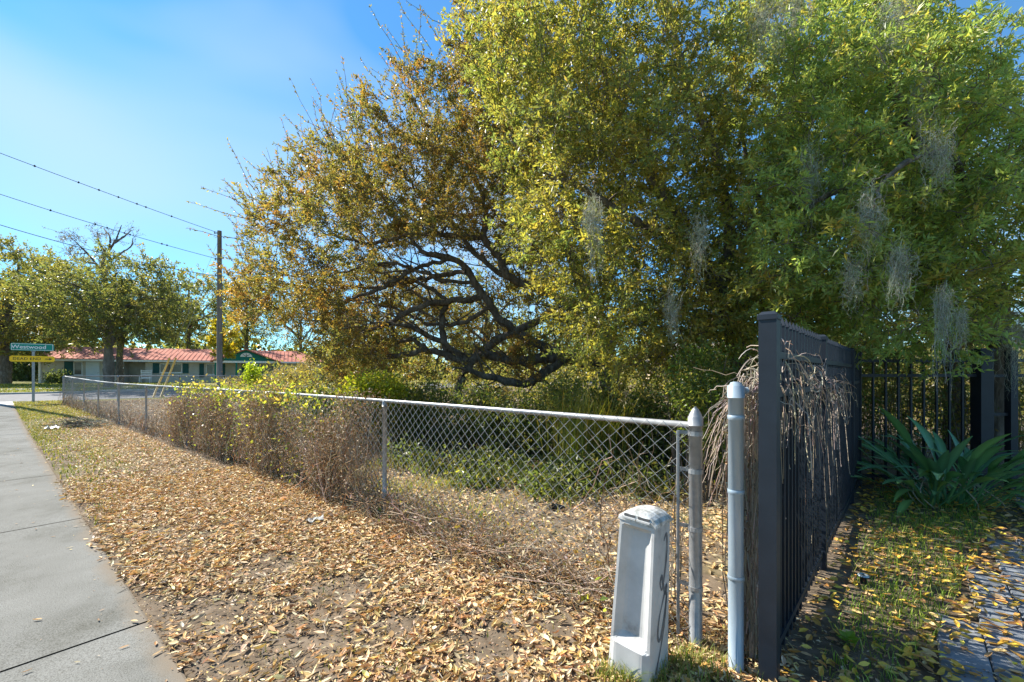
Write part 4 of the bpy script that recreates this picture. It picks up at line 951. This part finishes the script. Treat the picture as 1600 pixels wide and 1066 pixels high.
# ------------------------------------------------------------------ dry vines
def vine_mass(name, label, path, s0, s1, zlo, zhi, ns, nl, depth, r=.0035, pal=None, nshift=0, flop=.0, greens=0, gtop=None, density=None):
    """dry stems hanging and climbing on a fence line: path(u)->(x,y), u in metres"""
    pal = pal or [(.36, .27, .18), (.48, .38, .27), (.24, .17, .11), (.56, .46, .34), (.42, .25, .12)]
    def place(u, off, z):
        p = path(u); q = path(u+.05); d = nrm(q-p); nn = np.stack([d[:, 1], -d[:, 0]], 1)
        xy = p+nn*off[:, None]; return np.column_stack([xy, H(xy[:, 0], xy[:, 1])+z])
    u = rng.uniform(s0, s1, ns*3)
    if density is not None: u = u[rng.random(len(u)) < density(u)]
    u = u[:ns]; n = len(u); K = 9
    off = rng.normal(size=n)*depth; zt = zhi(u)*rng.uniform(.5, 1.04, n); zb = zlo+rng.random(n)**2*.5*zt
    k = np.linspace(0, 1, K)
    U = np.maximum(u[:, None]+np.cumsum(rng.normal(size=(n, K))*.05, 1)+rng.normal(size=(n, 1))*.55*(k-.5)[None]*min(1, depth*12), s0+.02)
    Of = off[:, None]+np.cumsum(rng.normal(size=(n, K))*.014, 1)+(np.sign(off)*depth*.5)[:, None]*(1-k)[None]
    Z = zb[:, None]+(zt-zb)[:, None]*(k[None]**1)+np.cumsum(rng.normal(size=(n, K))*.035, 1)*np.sin(k*3.1)[None]
    P = np.stack([place(U[:, j], Of[:, j], np.maximum(Z[:, j], .01)) for j in range(K)], 1)
    B = P.reshape(-1, 3).mean(0); B[2] = HZ(B[0], B[1])
    v, q = tubes(P-B, np.tile(np.linspace(r*1.2, r*.5, K), (n, 1))*rng.uniform(.5, 1.4, (n, 1)), 3)
    sb = MB(); sb.add(v, q, np.repeat(pick_cols(n, pal, [1]*len(pal), .2), K*3, 0))
    t = thing(name, label, 'vine', tuple(B)); sb.build('stem', M['drystem'], t)['kind'] = 'stuff'
    lu = rng.uniform(s0, s1, nl*3)
    if density is not None: lu = lu[rng.random(len(lu)) < density(lu)]
    lu = lu[:nl]; m = len(lu)
    if m:
        lp = place(lu, rng.normal(size=m)*depth*1.25-.03, zlo+(zhi(lu)-zlo)*rng.random(m)**.8)
        lb_ = MB(); leaves(lb_, lp-B, nrm(rvec(m)+np.array([0, 0, -.5])), rvec(m), rng.uniform(.02, .05, m), rng.uniform(.008, .02, m), pick_cols(m, pal+[(.26, .15, .07), (.2, .17, .06)], [1]*(len(pal)+2), .25), .4)
        lb_.build('dry_leaf', M['litter'], t)['kind'] = 'stuff'
    if greens:
        gu, gz = gtop(greens); g_ = MB(); m = len(gu)
        gp2 = place(gu, rng.normal(size=m)*depth*1.2-.02, gz)
        leaves(g_, gp2-B, nrm(rvec(m)+np.array([0, 0, -.1])), nrm(rvec(m)+np.array([0, 0, .8])), rng.uniform(.035, .075, m), rng.uniform(.025, .05, m), pick_cols(m, [(.40, .38, .06), (.27, .31, .05), (.42, .33, .08), (.15, .20, .05), (.30, .24, .10)], [3, 4, 2, 4, 2], .2))
        g_.build('green_leaf', M['leaf'], t)['kind'] = 'stuff'
    return t
fpa = np.array(fp)[:, :2]; fcum = np.concatenate([[0], np.cumsum(np.linalg.norm(np.diff(fpa, axis=0), axis=1))])
def fpath(u): return np.stack([np.interp(u, fcum, fpa[:, 0]), np.interp(u, fcum, fpa[:, 1])], -1)
def zh(u): return 1.14+.16*np.sin(u*2.1+.5)+.10*np.sin(u*5.3)
def gt(n):
    u = np.concatenate([4.4+rng.random(n//2)*6.4, rng.choice([5.6, 6.3, 6.9, 7.4, 8.3, 9.4], n-n//2)+rng.normal(size=n-n//2)*.16])
    z = np.where(rng.random(len(u)) < .5, 1.20+rng.normal(size=len(u))*.11, rng.uniform(.15, 1.2, len(u))); return u, z
vine_mass('dry_vine', 'tangle of brown dead vines with yellow green leaves over the sidewalk fence', fpath, 3.35, 11.6, .0, zh, 1700, 26000, .11, .0028, greens=2500, gtop=gt,
          density=lambda u: np.clip((u-3.3)/.9, 0, 1)*np.clip((11.8-u)/1.5, .12, 1)*np.clip(.5+.7*np.sin(u*2.3)*np.sin(u*5.1+1), .10, 1))
vine_mass('dry_vine', 'thin brown weed stems along the far stretch of sidewalk fence', fpath, 11.5, 27, .0, lambda u: .35+.3*np.abs(np.sin(u*1.7)), 700, 1600, .10, .004)
vine_mass('dry_vine', 'low grey dead stalks along the foot of the nearest fence bay', fpath, .3, 3.6, .0, lambda u: .22+.16*np.abs(np.sin(u*3.1)), 480, 2500, .11, .0028, greens=60,
          gtop=lambda n: (rng.uniform(.4, 3.3, n), rng.uniform(.03, .3, n)))
vine_mass('dry_vine', 'few dead tendrils wound through the mesh beside the pointed end post', fpath, .08, .7, .15, lambda u: 1.22+0*u, 46, 0, .03, .0028)
def spath(u): return s0+np.stack([FD[0]*u, FD[1]*u], -1)
s0 = np.asarray(s0)
PV = [(.38, .31, .24), (.48, .41, .33), (.27, .21, .16), (.55, .48, .40)]
vine_mass('dry_vine', 'mat of pale brown dead vines filling the fence between end post and black post', spath, .10, 3.6, .0, lambda u: 1.40+.05*np.sin(u*7), 1500, 5200, .022, .0034, pal=PV,
          density=lambda u: np.where(u < .7, 1, .05))
# mop of dead vines flopping over the black fence
def mop():
    n, K = 560, 16; u = rng.beta(1.2, 1.6, n)*3.1+.10; k = np.linspace(0, 1, K)
    sm = lambda a_: np.cumsum(np.cumsum(rng.normal(size=(n, K))*a_, 1)*np.linspace(1, .4, K)[None], 1)
    off = rng.uniform(-.04, .10, n); ln = rng.gamma(1.7, .11, n)+.06; ln[:36] += .42
    U = np.clip(u[:, None]+sm(.012)+(rng.normal(size=n)*.22)[:, None]*np.sin(k*2)[None], .16, 3.4)
    arc = np.sin(np.minimum(k*2.6, 1.57))
    Of = off[:, None]+(rng.uniform(.03, .14, n)[:, None])*arc[None]+sm(.0022)
    Z = (1.50+rng.normal(size=n)*.06-.03*u)[:, None]+.10*np.sin(np.minimum(k*5, np.pi))[None]*rng.random((n, 1))-ln[:, None]*(k**1.5)[None]*(.55+.45*np.sin(k*rng.uniform(2, 9, n)[:, None]+rng.uniform(0, 6, n)[:, None])**2)+sm(.005)
    X = s0[0]+FD[0]*U+FN[0]*Of; Y = s0[1]+FD[1]*U+FN[1]*Of
    P = np.stack([X, Y, np.maximum(Z, .02)], -1); B = np.array([s0[0], s0[1], 0])
    v, q = tubes(P-B, np.tile(np.linspace(.0030, .0013, K), (n, 1))*rng.uniform(.6, 1.4, (n, 1)), 3)
    mb = MB(); mb.add(v, q, np.repeat(pick_cols(n, PV+[(.62, .53, .42)], [2, 3, 1, 3, 2], .15), K*3, 0))
    t = thing('dry_vine', 'pale mop of dead vine stems flopped over the black fence', 'vine', tuple(B)); mb.build('stem', M['drystem'], t)['kind'] = 'stuff'
    # arm of tendrils reaching left behind the blunt post
    n = 46; K = 9; k = np.linspace(0, 1, K)
    a = np.array([1.42, 2.55, 1.47])+rng.normal(size=(n, 3))*(.05, .08, .03); e = np.array([1.28, 2.75, .95])+rng.normal(size=(n, 3))*(.09, .10, .20)
    P = a[:, None]*(1-k)[None, :, None]+e[:, None]*k[None, :, None]; P[:, :, 0] -= .03*np.sin(k*3.1)[None]; P += np.cumsum(rng.normal(size=(n, K, 3))*.012, 1)
    v, q = tubes(P-B, np.tile(np.linspace(.0028, .0014, K), (n, 1)), 3); mb = MB(); mb.add(v, q, np.repeat(pick_cols(n, PV, [1, 1, 1, 1], .15), K*3, 0))
    mb.build('tendril', M['drystem'], t)['kind'] = 'stuff'
mop()

# ------------------------------------------------------------------ spanish moss
def moss(label, top, ln, wd, n):
    """a beard of curling grey strands narrowing to wispy ends"""
    top = np.array(top); sc_ = max(1, top[1]/4.6); n = int(n*1.5); K = 14; k = np.linspace(0, 1, K)
    L_ = ln*rng.beta(1.3, 1.7, n)*1.25; a = rng.normal(size=(n, 3))*np.array([wd, wd, wd*2.2])
    sway = np.cumsum(rng.normal(size=(n, K, 3))*np.array([1, 1, .4]), 1)*wd*.30
    P = a[:, None]*(1-.75*k)[None, :, None]+sway; P[:, :, 2] -= L_[:, None]*k[None]
    v, q = tubes(P, np.tile(np.linspace(.0016, .0008, K), (n, 1))*sc_, 3)
    mb = MB(); pal = [(.44, .45, .37), (.52, .52, .44), (.32, .34, .26)]
    mb.add(v, q, np.repeat(pick_cols(n, pal, [1, 1, 1], .15), K*3, 0))
    m = n*15; ti = rng.integers(0, n, m); kf = rng.random(m)*(K-1.001); ki = kf.astype(int); f = (kf-ki)[:, None]; p = P[ti, ki]*(1-f)+P[ti, ki+1]*f
    h = rng.uniform(.018, .055, m)*sc_
    leaves(mb, p, nrm(rvec(m)+np.array([0, 0, -.5])), rvec(m), h, np.full(m, .0022)*sc_, pick_cols(m, pal, [1, 1, 1], .2), .1)
    tag(mb.build('spanish_moss', M['moss'], None, loc=tuple(top)), label, 'moss', 'hanging spanish moss')
moss('long pale spanish moss hanging in front of the black picket fence', w_(1474, 462, 4.1), .80, .032, 60)
moss('short spanish moss strand hanging beside the wide black post', w_(1502, 488, 4.1), .50, .022, 30)
moss('spanish moss beard hanging highest, near the top of the picture', w_(1240, 0, 5.6), .8, .09, 70)
moss('spanish moss hanging among yellow green leaves above the fence middle', w_(926, 325, 5.3), .8, .06, 60)
moss('spanish moss wisp beside the dark leaning trunk', w_(1092, 360, 5.4), .6, .06, 50)
moss('spanish moss wisp in the shaded boughs above the black fence', w_(1357, 320, 4.2), .55, .06, 60)
moss('spanish moss tuft right of the boughs above the black fence', w_(1468, 225, 4.2), .5, .06, 60)
moss('spanish moss curtain at the right edge above the gate', w_(1580, 500, 5.3), .8, .06, 60)
moss('spanish moss in the upper right boughs', w_(1445, 130, 4.7), .7, .06, 70)
moss('spanish moss beard at the top edge left of the tall trunk', w_(1195, 20, 5.4), .7, .10, 60)
moss('spanish moss streak beside the straight trunk, halfway up the picture', w_(1265, 250, 5.0), .8, .06, 50)
moss('spanish moss tuft among leaves above the pointed end post', w_(1050, 470, 5.4), .5, .05, 40)
moss('spanish moss tuft at the top edge near the right corner', w_(1400, 15, 4.8), .6, .09, 60)
moss('spanish moss wisp low over the black fence top', w_(1330, 420, 4.3), .4, .05, 40)
moss('spanish moss drape above the moss wisp and black posts', w_(1405, 400, 4.0), .45, .045, 60)

# ------------------------------------------------------------------ fan palm behind the gate
pb = np.array([(1560-800)/F*6.7, 6.7, 0]); palm = thing('fan_palm', 'fan palm with grey drooping fronds behind the black gate', 'palm', tuple(pb))
mb = MB(); tube1(mb, [(0, 0, -.2), (.03, 0, 1.2), (0, 0, 2.9)], [.16, .14, .13], 9); mb.build('trunk', M['bark'], palm, True)
for i in range(15):
    a = i*2.4; el = rng.uniform(-1.0, .8); dry = el < -.2; mb = MB()
    d = np.array([math.cos(a)*math.cos(el), math.sin(a)*math.cos(el), math.sin(el)]); L0 = rng.uniform(.6, .9); c = np.array([0, 0, 2.8])+d*L0
    tube1(mb, [(0, 0, 2.75), c*.5+np.array([0, 0, 1.45]), c], [.014, .011, .008], 4, col=(.2, .2, .06))
    sd_ = nrm(np.cross(d, [0, 0, 1.])); upv = np.cross(sd_, d); m = 26; th = np.linspace(-1.9, 1.9, m)
    dd = np.cos(th)[:, None]*d+np.sin(th)[:, None]*sd_; ln = .62*(.75+.25*np.cos(th))
    leaves(mb, np.tile(c, (m, 1)), dd+np.array([0, 0, -.25]), np.tile(upv, (m, 1))+rng.normal(size=(m, 3))*.2, ln, np.full(m, .05), pick_cols(m, [(.30, .25, .17), (.22, .17, .1)] if dry else [(.12, .17, .05), (.16, .2, .06)], [1, 1]), .15)
    mb.build('frond', M['leaf'], palm)

# ------------------------------------------------------------------ paddle leaved plant at the right
pc = np.array([4.95, 5.08, 0]); plant = thing('bird_of_paradise_plant', 'big clump of long paddle shaped blue green leaves before the black fence', 'plant', tuple(pc))
M['paddle'] = leafmat('paddle_leaf', .18, .35, .5, (1.2, 1.3, .5))
def paddle(Ls, Ws, bend, col):
    K = 12; u = np.linspace(0, 1, K); mb = MB(); V = []
    st = .52
    for i, t_ in enumerate(u):
        ang = bend*t_*t_; x = 0; 
        V.append(t_)
    # centre line in x-z, bending over
    an = np.linspace(0, 1, K)**1.6*bend; seg = Ls/(K-1); cx = np.concatenate([[0], np.cumsum(np.sin(an[:-1])*seg)]); cz = np.concatenate([[0], np.cumsum(np.cos(an[:-1])*seg)])
    wv = np.where(u < st, .011, 0)+np.where(u >= st, Ws*.5*np.sin(np.clip((u-st)/(1-st), 0, 1)**.72*np.pi)**.8, 0); wv[-1] = .001; wv = np.maximum(wv, .004)
    tx, tz = np.sin(an), np.cos(an); nx, nz_ = -tz, tx
    verts = []
    for i in range(K):
        up = wv[i]*.35
        verts += [(cx[i]+nx[i]*up, -wv[i], cz[i]+nz_[i]*up), (cx[i], 0, cz[i]), (cx[i]+nx[i]*up, wv[i], cz[i]+nz_[i]*up)]
    q = []
    for i in range(K-1):
        a = i*3; q += [(a, a+1, a+4, a+3), (a+1, a+2, a+5, a+4)]
    cols = np.tile(np.array(col), (len(verts), 1)); cols[1::3] *= 1.7
    mb.add(verts, np.array(q), cols); me = mb.mesh('leaf', True); me.materials.append(M['paddle']); return me
pvars = [paddle(*a) for a in ((1.1, .095, .55, (.075, .18, .095)), (.95, .085, .95, (.095, .22, .10)), (1.05, .085, 1.35, (.08, .19, .10)), (1.15, .09, .8, (.11, .235, .09)), (.85, .08, 1.6, (.15, .26, .08)))]
for i in range(118):
    r = math.sqrt(random.random())*.5; a = random.uniform(0, 6.283)
    o = link('leaf', pvars[i % 5], None, plant, (r*math.cos(a)*.9+(.15 if i % 3 else .5), r*math.sin(a)*.55, -.02))
    tilt = random.uniform(-.05, .6)+r*1.1; s_ = random.uniform(.85, 1.28)*(1-.2*r)
    o.rotation_euler = (random.uniform(-.25, .25), tilt, a+random.uniform(-.6, .6)); o.scale = (s_, s_*1.1, s_)
for i in range(9):
    a = random.uniform(0, 6.28); mb = MB(); r0 = random.uniform(.3, .6)
    pts, rr = resample([(0, 0, .1), (r0*.5*math.cos(a), r0*.5*math.sin(a), .32), (r0*math.cos(a), r0*math.sin(a), .16), (r0*.95*math.cos(a+.3), r0*.95*math.sin(a+.3), .02)], [.007, .007, .006, .005], .06)
    tube1(mb, pts, rr, 5, col=(.42, .37, .28)); mb.build('dead_stalk', M['drystem'], plant, True)

# ------------------------------------------------------------------ fallen leaves
def litter_zone(n, s0_, s1_, n0_, n1_, keep=None):
    s_ = rng.uniform(s0_, s1_, n); m_ = rng.uniform(n0_, n1_, n); x, y = s_*DX+m_*NX, s_*DY+m_*NY
    k = np.ones(n, bool) if keep is None else keep(s_, m_, x, y)
    return np.stack([x[k], y[k]], 1)
patches = [(gpix(425, 885), .36), (gpix(525, 925), .34), (gpix(690, 880), .14), (gpix(250, 830), .14), (gpix(870, 980), .16), (gpix(330, 960), .3), (gpix(480, 1010), .40), (gpix(760, 1010), .25), (gpix(350, 1040), .2), (gpix(620, 980), .18), (gpix(150, 790), .15)]
def pn(x, y): return .5+.22*(np.sin(x*2.1+1.3*y)+np.sin(y*3.3-x*1.2)+np.sin((x+y)*5.1)*.6)
def vk(s_, m_, x, y):
    p = np.ones(len(x))
    for c, r in patches: p *= 1-.97*np.exp(-(((x-c.x)**2+(y-c.y)**2)/(r*r))**1.5)
    p *= .6+.6*pn(x, y)
    edge = WALK1-.02+.05*np.sin(s_*2.2)+.035*np.sin(s_*5.7)
    p *= np.clip((m_-edge)/.16, 0, 1)
    p *= np.where(s_ > 9, np.clip((m_-.5)/1.5, .12, 1), 1)*np.where(s_ > 19, .35, 1)
    p *= np.where(s_ < .3, np.clip((2.75-m_)/.4, .25, 1), 1)
    return rng.random(len(x)) < p
def lk(s_, m_, x, y):
    p = .4+.65*pn(x*.7, y*.7); return rng.random(len(x)) < p
sets = [(litter_zone(80000, -1, 8, WALK1-.08, 2.75, vk), 1.0), (litter_zone(52000, 8, 28, WALK1-.05, 2.4, vk), 1.15), (litter_zone(44000, .3, 8, 2.65, 7, lk), 1.12), (litter_zone(34000, 8, 29, 2.6, 12, lk), 1.7)]
lm = MB(); LP = [(.63, .45, .23), (.52, .335, .15), (.71, .55, .33), (.37, .21, .085), (.58, .385, .13), (.52, .42, .28), (.27, .165, .08)]
for xy, sc_ in sets:
    n = len(xy); z = H(xy[:, 0], xy[:, 1])+rng.uniform(.004, .034, n); a = rng.uniform(0, 2*np.pi, n)
    d = np.stack([np.cos(a), np.sin(a), rng.normal(size=n)*.25], 1); nor = nrm(rng.normal(size=(n, 3))*.38+np.array([0, 0, 1]))
    Ls = (.020+.056*rng.random(n)**1.3)*sc_
    (leaves5 if sc_ < 1.1 else (lambda m_, p_, d_, n_, l_, w_2, c_, k_: leaves(m_, p_, d_, n_, l_, w_2, c_, .22)))(lm, np.column_stack([xy, z]), d, nor, Ls, Ls*rng.uniform(.20, .44, n), pick_cols(n, LP, [26, 20, 20, 9, 10, 10, 7], .26), rng.normal(size=n)*.45+.25)
xy = litter_zone(36000, -.6, 9, WALK1-.03, 3.2); n = len(xy); a = rng.uniform(0, 6.28, n); Ls = rng.uniform(.008, .03, n)
leaves(lm, np.column_stack([xy, H(xy[:, 0], xy[:, 1])+rng.uniform(.002, .03, n)]), np.stack([np.cos(a), np.sin(a), rng.normal(size=n)*.3], 1), nrm(rng.normal(size=(n, 3))*.4+np.array([0, 0, 1])), Ls, Ls*rng.uniform(.15, .6, n), pick_cols(n, LP+[(.12, .08, .05)], [2, 2, 2, 3, 1, 2, 3, 3], .2))
n = 420; xy = litter_zone(n, -.6, 9, WALK1, 3.2); a = rng.uniform(0, 6.28, n); l_ = rng.uniform(.05, .3, n); z = H(xy[:, 0], xy[:, 1])+rng.uniform(.012, .04, n)
p0_ = np.column_stack([xy, z]); dv = np.stack([np.cos(a), np.sin(a), rng.normal(size=n)*.05], 1)*l_[:, None]
P = np.stack([p0_, p0_+dv*.5+rng.normal(size=(n, 3))*.008, p0_+dv], 1); v, q = tubes(P, np.tile([.003, .0025, .0015], (n, 1)), 3); lm.add(v, q, np.repeat(pick_cols(n, [(.3, .24, .18), (.2, .15, .1)], [1, 1]), 9, 0))
tag(lm.build('leaf_litter', M['litter']), 'carpet of dry tan oak leaves over the verge and the lot', kind='stuff')
# golden leaves by the black fence and on the driveway
def rk(s_, m_, x, y):
    t_ = (x-A0[0])*FD[0]+(y-A0[1])*FD[1]; v_ = (x-A0[0])*FN[0]+(y-A0[1])*FN[1]
    edge = .46+.17*np.clip(t_, 0, 4); p = np.where(v_ < .03, 0, .45+.4*pn(x*2, y*2))
    p *= np.where(v_ > edge+.05, np.exp(-(v_-edge-.05)/.6), 1)*np.where((v_ < edge-.1), .55, 1.0)
    return (rng.random(len(x)) < p) & (y > 1.0)
gl = MB(); xy = litter_zone(30000, -5.5, .6, 1.2, 8.5, rk); n = len(xy)
a = rng.uniform(0, 2*np.pi, n); d = np.stack([np.cos(a), np.sin(a), rng.normal(size=n)*.2], 1); Ls = rng.uniform(.045, .085, n)
leaves5(gl, np.column_stack([xy, H(xy[:, 0], xy[:, 1])+.016+rng.uniform(.003, .03, n)]), d, nrm(rng.normal(size=(n, 3))*.33+np.array([0, 0, 1])), Ls, Ls*rng.uniform(.34, .5, n),
        pick_cols(n, [(.68, .42, .06), (.72, .50, .10), (.52, .28, .07), (.58, .40, .18), (.36, .20, .08), (.76, .55, .07)], [24, 16, 20, 20, 12, 8], .15), rng.uniform(-.1, .7, n))
tag(gl.build('golden_leaf_litter', M['litter']), 'golden fallen leaves along the black fence and over the driveway', kind='stuff')
# stray leaves and crumbs on the sidewalk
sl = MB(); n = 300; s_ = rng.uniform(.6, 16, n); m_ = WALK1-rng.exponential(.16, n)
x, y = s_*DX+m_*NX, s_*DY+m_*NY; a = rng.uniform(0, 6.28, n); Ls = .008+.05*rng.random(n)**2.5
leaves5(sl, np.stack([x, y, H(x, y)+.016+Ls*.05], 1), np.stack([np.cos(a), np.sin(a), 0*a], 1), nrm(rng.normal(size=(n, 3))*.15+np.array([0, 0, 1])), Ls, Ls*.3, pick_cols(n, LP, [1, 2, .5, 3, 1, 1, 3]), rng.uniform(0, .5, n))
tag(sl.build('stray_leaf_litter', M['litter']), 'scattered stray dry leaves along the sidewalk edge', kind='stuff')

# ------------------------------------------------------------------ grass
gm = MB()
def gzone(n, s0_, s1_, n0_, n1_, hs_, keep=None, pal=None, wts=None, wd=.0026):
    xy = litter_zone(n, s0_, s1_, n0_, n1_, keep); n = len(xy)
    blades(gm, np.column_stack([xy, H(xy[:, 0], xy[:, 1])]), rng.uniform(*hs_, n), rng.uniform(.1, 1.0, n), rng.uniform(.6, 1.4, n)*wd, pick_cols(n, pal or [(.16, .19, .035), (.26, .25, .06), (.38, .31, .13), (.10, .15, .03)], wts or [3, 3, 3, 2]))
gzone(30000, 6, 30, WALK1+.02, 2.3, (.03, .08), lambda s_, m_, x, y: (rng.random(len(x)) < np.clip((1.7-m_), .12, 1)*np.clip((s_-6)/6, .15, 1)*(.3+.7*pn(x, y))), wd=.006)
gzone(9000, 21, 30, WALK1+.02, 2.3, (.03, .08), None, [(.22, .23, .05), (.33, .29, .10), (.40, .33, .14)], [3, 3, 3], .008)
gzone(2600, 1, 9, WALK1+.02, 2.5, (.02, .06), lambda s_, m_, x, y: pn(x*1.7, y*1.7) > .62)
gzone(15000, 2.2, 6.5, 2.8, 5.0, (.03, .16), lambda s_, m_, x, y: rng.random(len(x)) < pn(x, y)*np.clip((s_-2.2)/1.2, 0, 1)*np.clip((pn(x*1.6, y*1.6)-.25)*2.4, .05, 1.3), [(.32, .36, .05), (.42, .38, .09), (.48, .39, .18), (.20, .27, .05)], [3, 3, 3, 2], .0032)
def gk(s_, m_, x, y):
    t_ = (x-A0[0])*FD[0]+(y-A0[1])*FD[1]; v_ = (x-A0[0])*FN[0]+(y-A0[1])*FN[1]; edge = .44+.17*np.clip(t_, 0, 4)
    p = np.where((v_ > .16) & (v_ < edge), np.clip((v_-.14)/.14, 0, 1)*(.25+.9*pn(x*2.3, y*2.3)), 0)
    return rng.random(len(x)) < p
gzone(56000, -4, .6, 2.2, 7.5, (.025, .09), gk, [(.20, .32, .04), (.30, .40, .06), (.42, .42, .12), (.13, .22, .035)], [4, 4, 2, 2], .0026)
c0 = (.60, 2.12); n = 700; xy = np.array(c0)+rng.normal(size=(n, 2))*(.09, .05)
xy = np.vstack([xy, np.array([.92, 2.2])+rng.normal(size=(500, 2))*(.11, .08)]); n = len(xy)
blades(gm, np.column_stack([xy, np.zeros(n)]), rng.uniform(.03, .12, n), rng.uniform(.2, 1, n), rng.uniform(.0015, .003, n), pick_cols(n, [(.16, .22, .03), (.28, .30, .07), (.36, .31, .12)], [3, 3, 2]))
for c in ((23, 8), (36, 8), (50, 12)): pass
gzone(16000, 38.5, 58, -8, 12, (.05, .12), None, [(.24, .26, .05), (.33, .30, .09), (.20, .22, .04)], [3, 2, 3], .02)
tag(gm.build('grass', M['grass']), 'patchy green and straw grass of verge, lot and lawn', kind='stuff')

# ------------------------------------------------------------------ odds and ends
p = gpix(128, 668); t = thing('branch_heap', 'grey heap of cut moss and twigs on the verge near the fence', 'branch heap', tuple(p))
mb = MB(); n = 240; k = np.linspace(0, 1, 6); a = rng.normal(size=(n, 3))*(.30, .16, .05)+np.array([0, 0, .10]); e = a+rng.normal(size=(n, 3))*(.22, .16, .05)
P = a[:, None]*(1-k)[None, :, None]+e[:, None]*k[None, :, None]+np.cumsum(rng.normal(size=(n, 6, 3))*.012, 1); P[:, :, 2] = np.maximum(P[:, :, 2], .01)
v, q = tubes(P, np.full((n, 6), .006), 3); mb.add(v, q, np.repeat(pick_cols(n, [(.22, .22, .17), (.30, .29, .24), (.12, .11, .08)], [1, 1, 1]), 18, 0)); mb.build('twig', M['drystem'], t)['kind'] = 'stuff'
def scrap(name, label, p, sz, m, cat):
    mb = MB(); K = 7; V = []
    for i in range(K):
        for j in range(K): V.append(((i/(K-1)-.5)*sz[0], (j/(K-1)-.5)*sz[1], .02+abs(rng.normal())*sz[2]))
    q = [(i*K+j, i*K+j+1, (i+1)*K+j+1, (i+1)*K+j) for i in range(K-1) for j in range(K-1)]
    mb.add(V, np.array(q)); o = mb.build(name, m, None, True, tuple(p)); o.rotation_euler = (0, 0, .5); tag(o, label, cat)
scrap('litter_scrap', 'crumpled white scrap on the verge beside the branch heap', gpix(82, 672), (.26, .18, .06), M['white'], 'litter')
scrap('litter_scrap', 'pale flattened scrap among leaves in front of the fence', gpix(492, 818), (.16, .07, .02), M['kerbstone'], 'litter')
p = gpix(870, 797); mb = MB(); tube1(mb, [(-.06, 0, .035), (.02, 0, .035), (.05, .0, .035), (.07, 0, .035), (.09, 0, .035)], [.03, .03, .024, .013, .013], 10)
tag(mb.build('bottle', M['blackdark'], None, True, tuple(p)), 'small dark bottle lying among leaves inside the fence', 'bottle')
p = gpix(1349, 912); t = thing('garden_light', 'small black garden light stuck in the grass by the black fence', 'garden light', tuple(p))
mb = MB(); tube1(mb, [(0, 0, -.03), (0, 0, .055)], .022, 10); mb.build('body', M['blackdark'], t, True)
mb = MB(); tube1(mb, [(0, 0, .056), (0, 0, .062), (0, 0, .068)], [.034, .034, .026], 12); mb.build('lens', M['galv_blue'], t, True)
# little weed with round leaves by the fence
p = gpix(1325, 1010); t = thing('weed', 'small bright green round leaved weed in the leaves by the black fence', 'weed', tuple(p))
for i in range(9):
    a = i*2.4; mb = MB(); d = np.array([[math.cos(a), math.sin(a), .35]]); leaves(mb, np.array([[0, 0, .02+.004*i]]), d, np.array([[0, 0, 1.]]), np.array([.06]), np.array([.05]), np.array([[.22, .36, .04]]), .1); mb.build('leaf', M['leaf'], t)
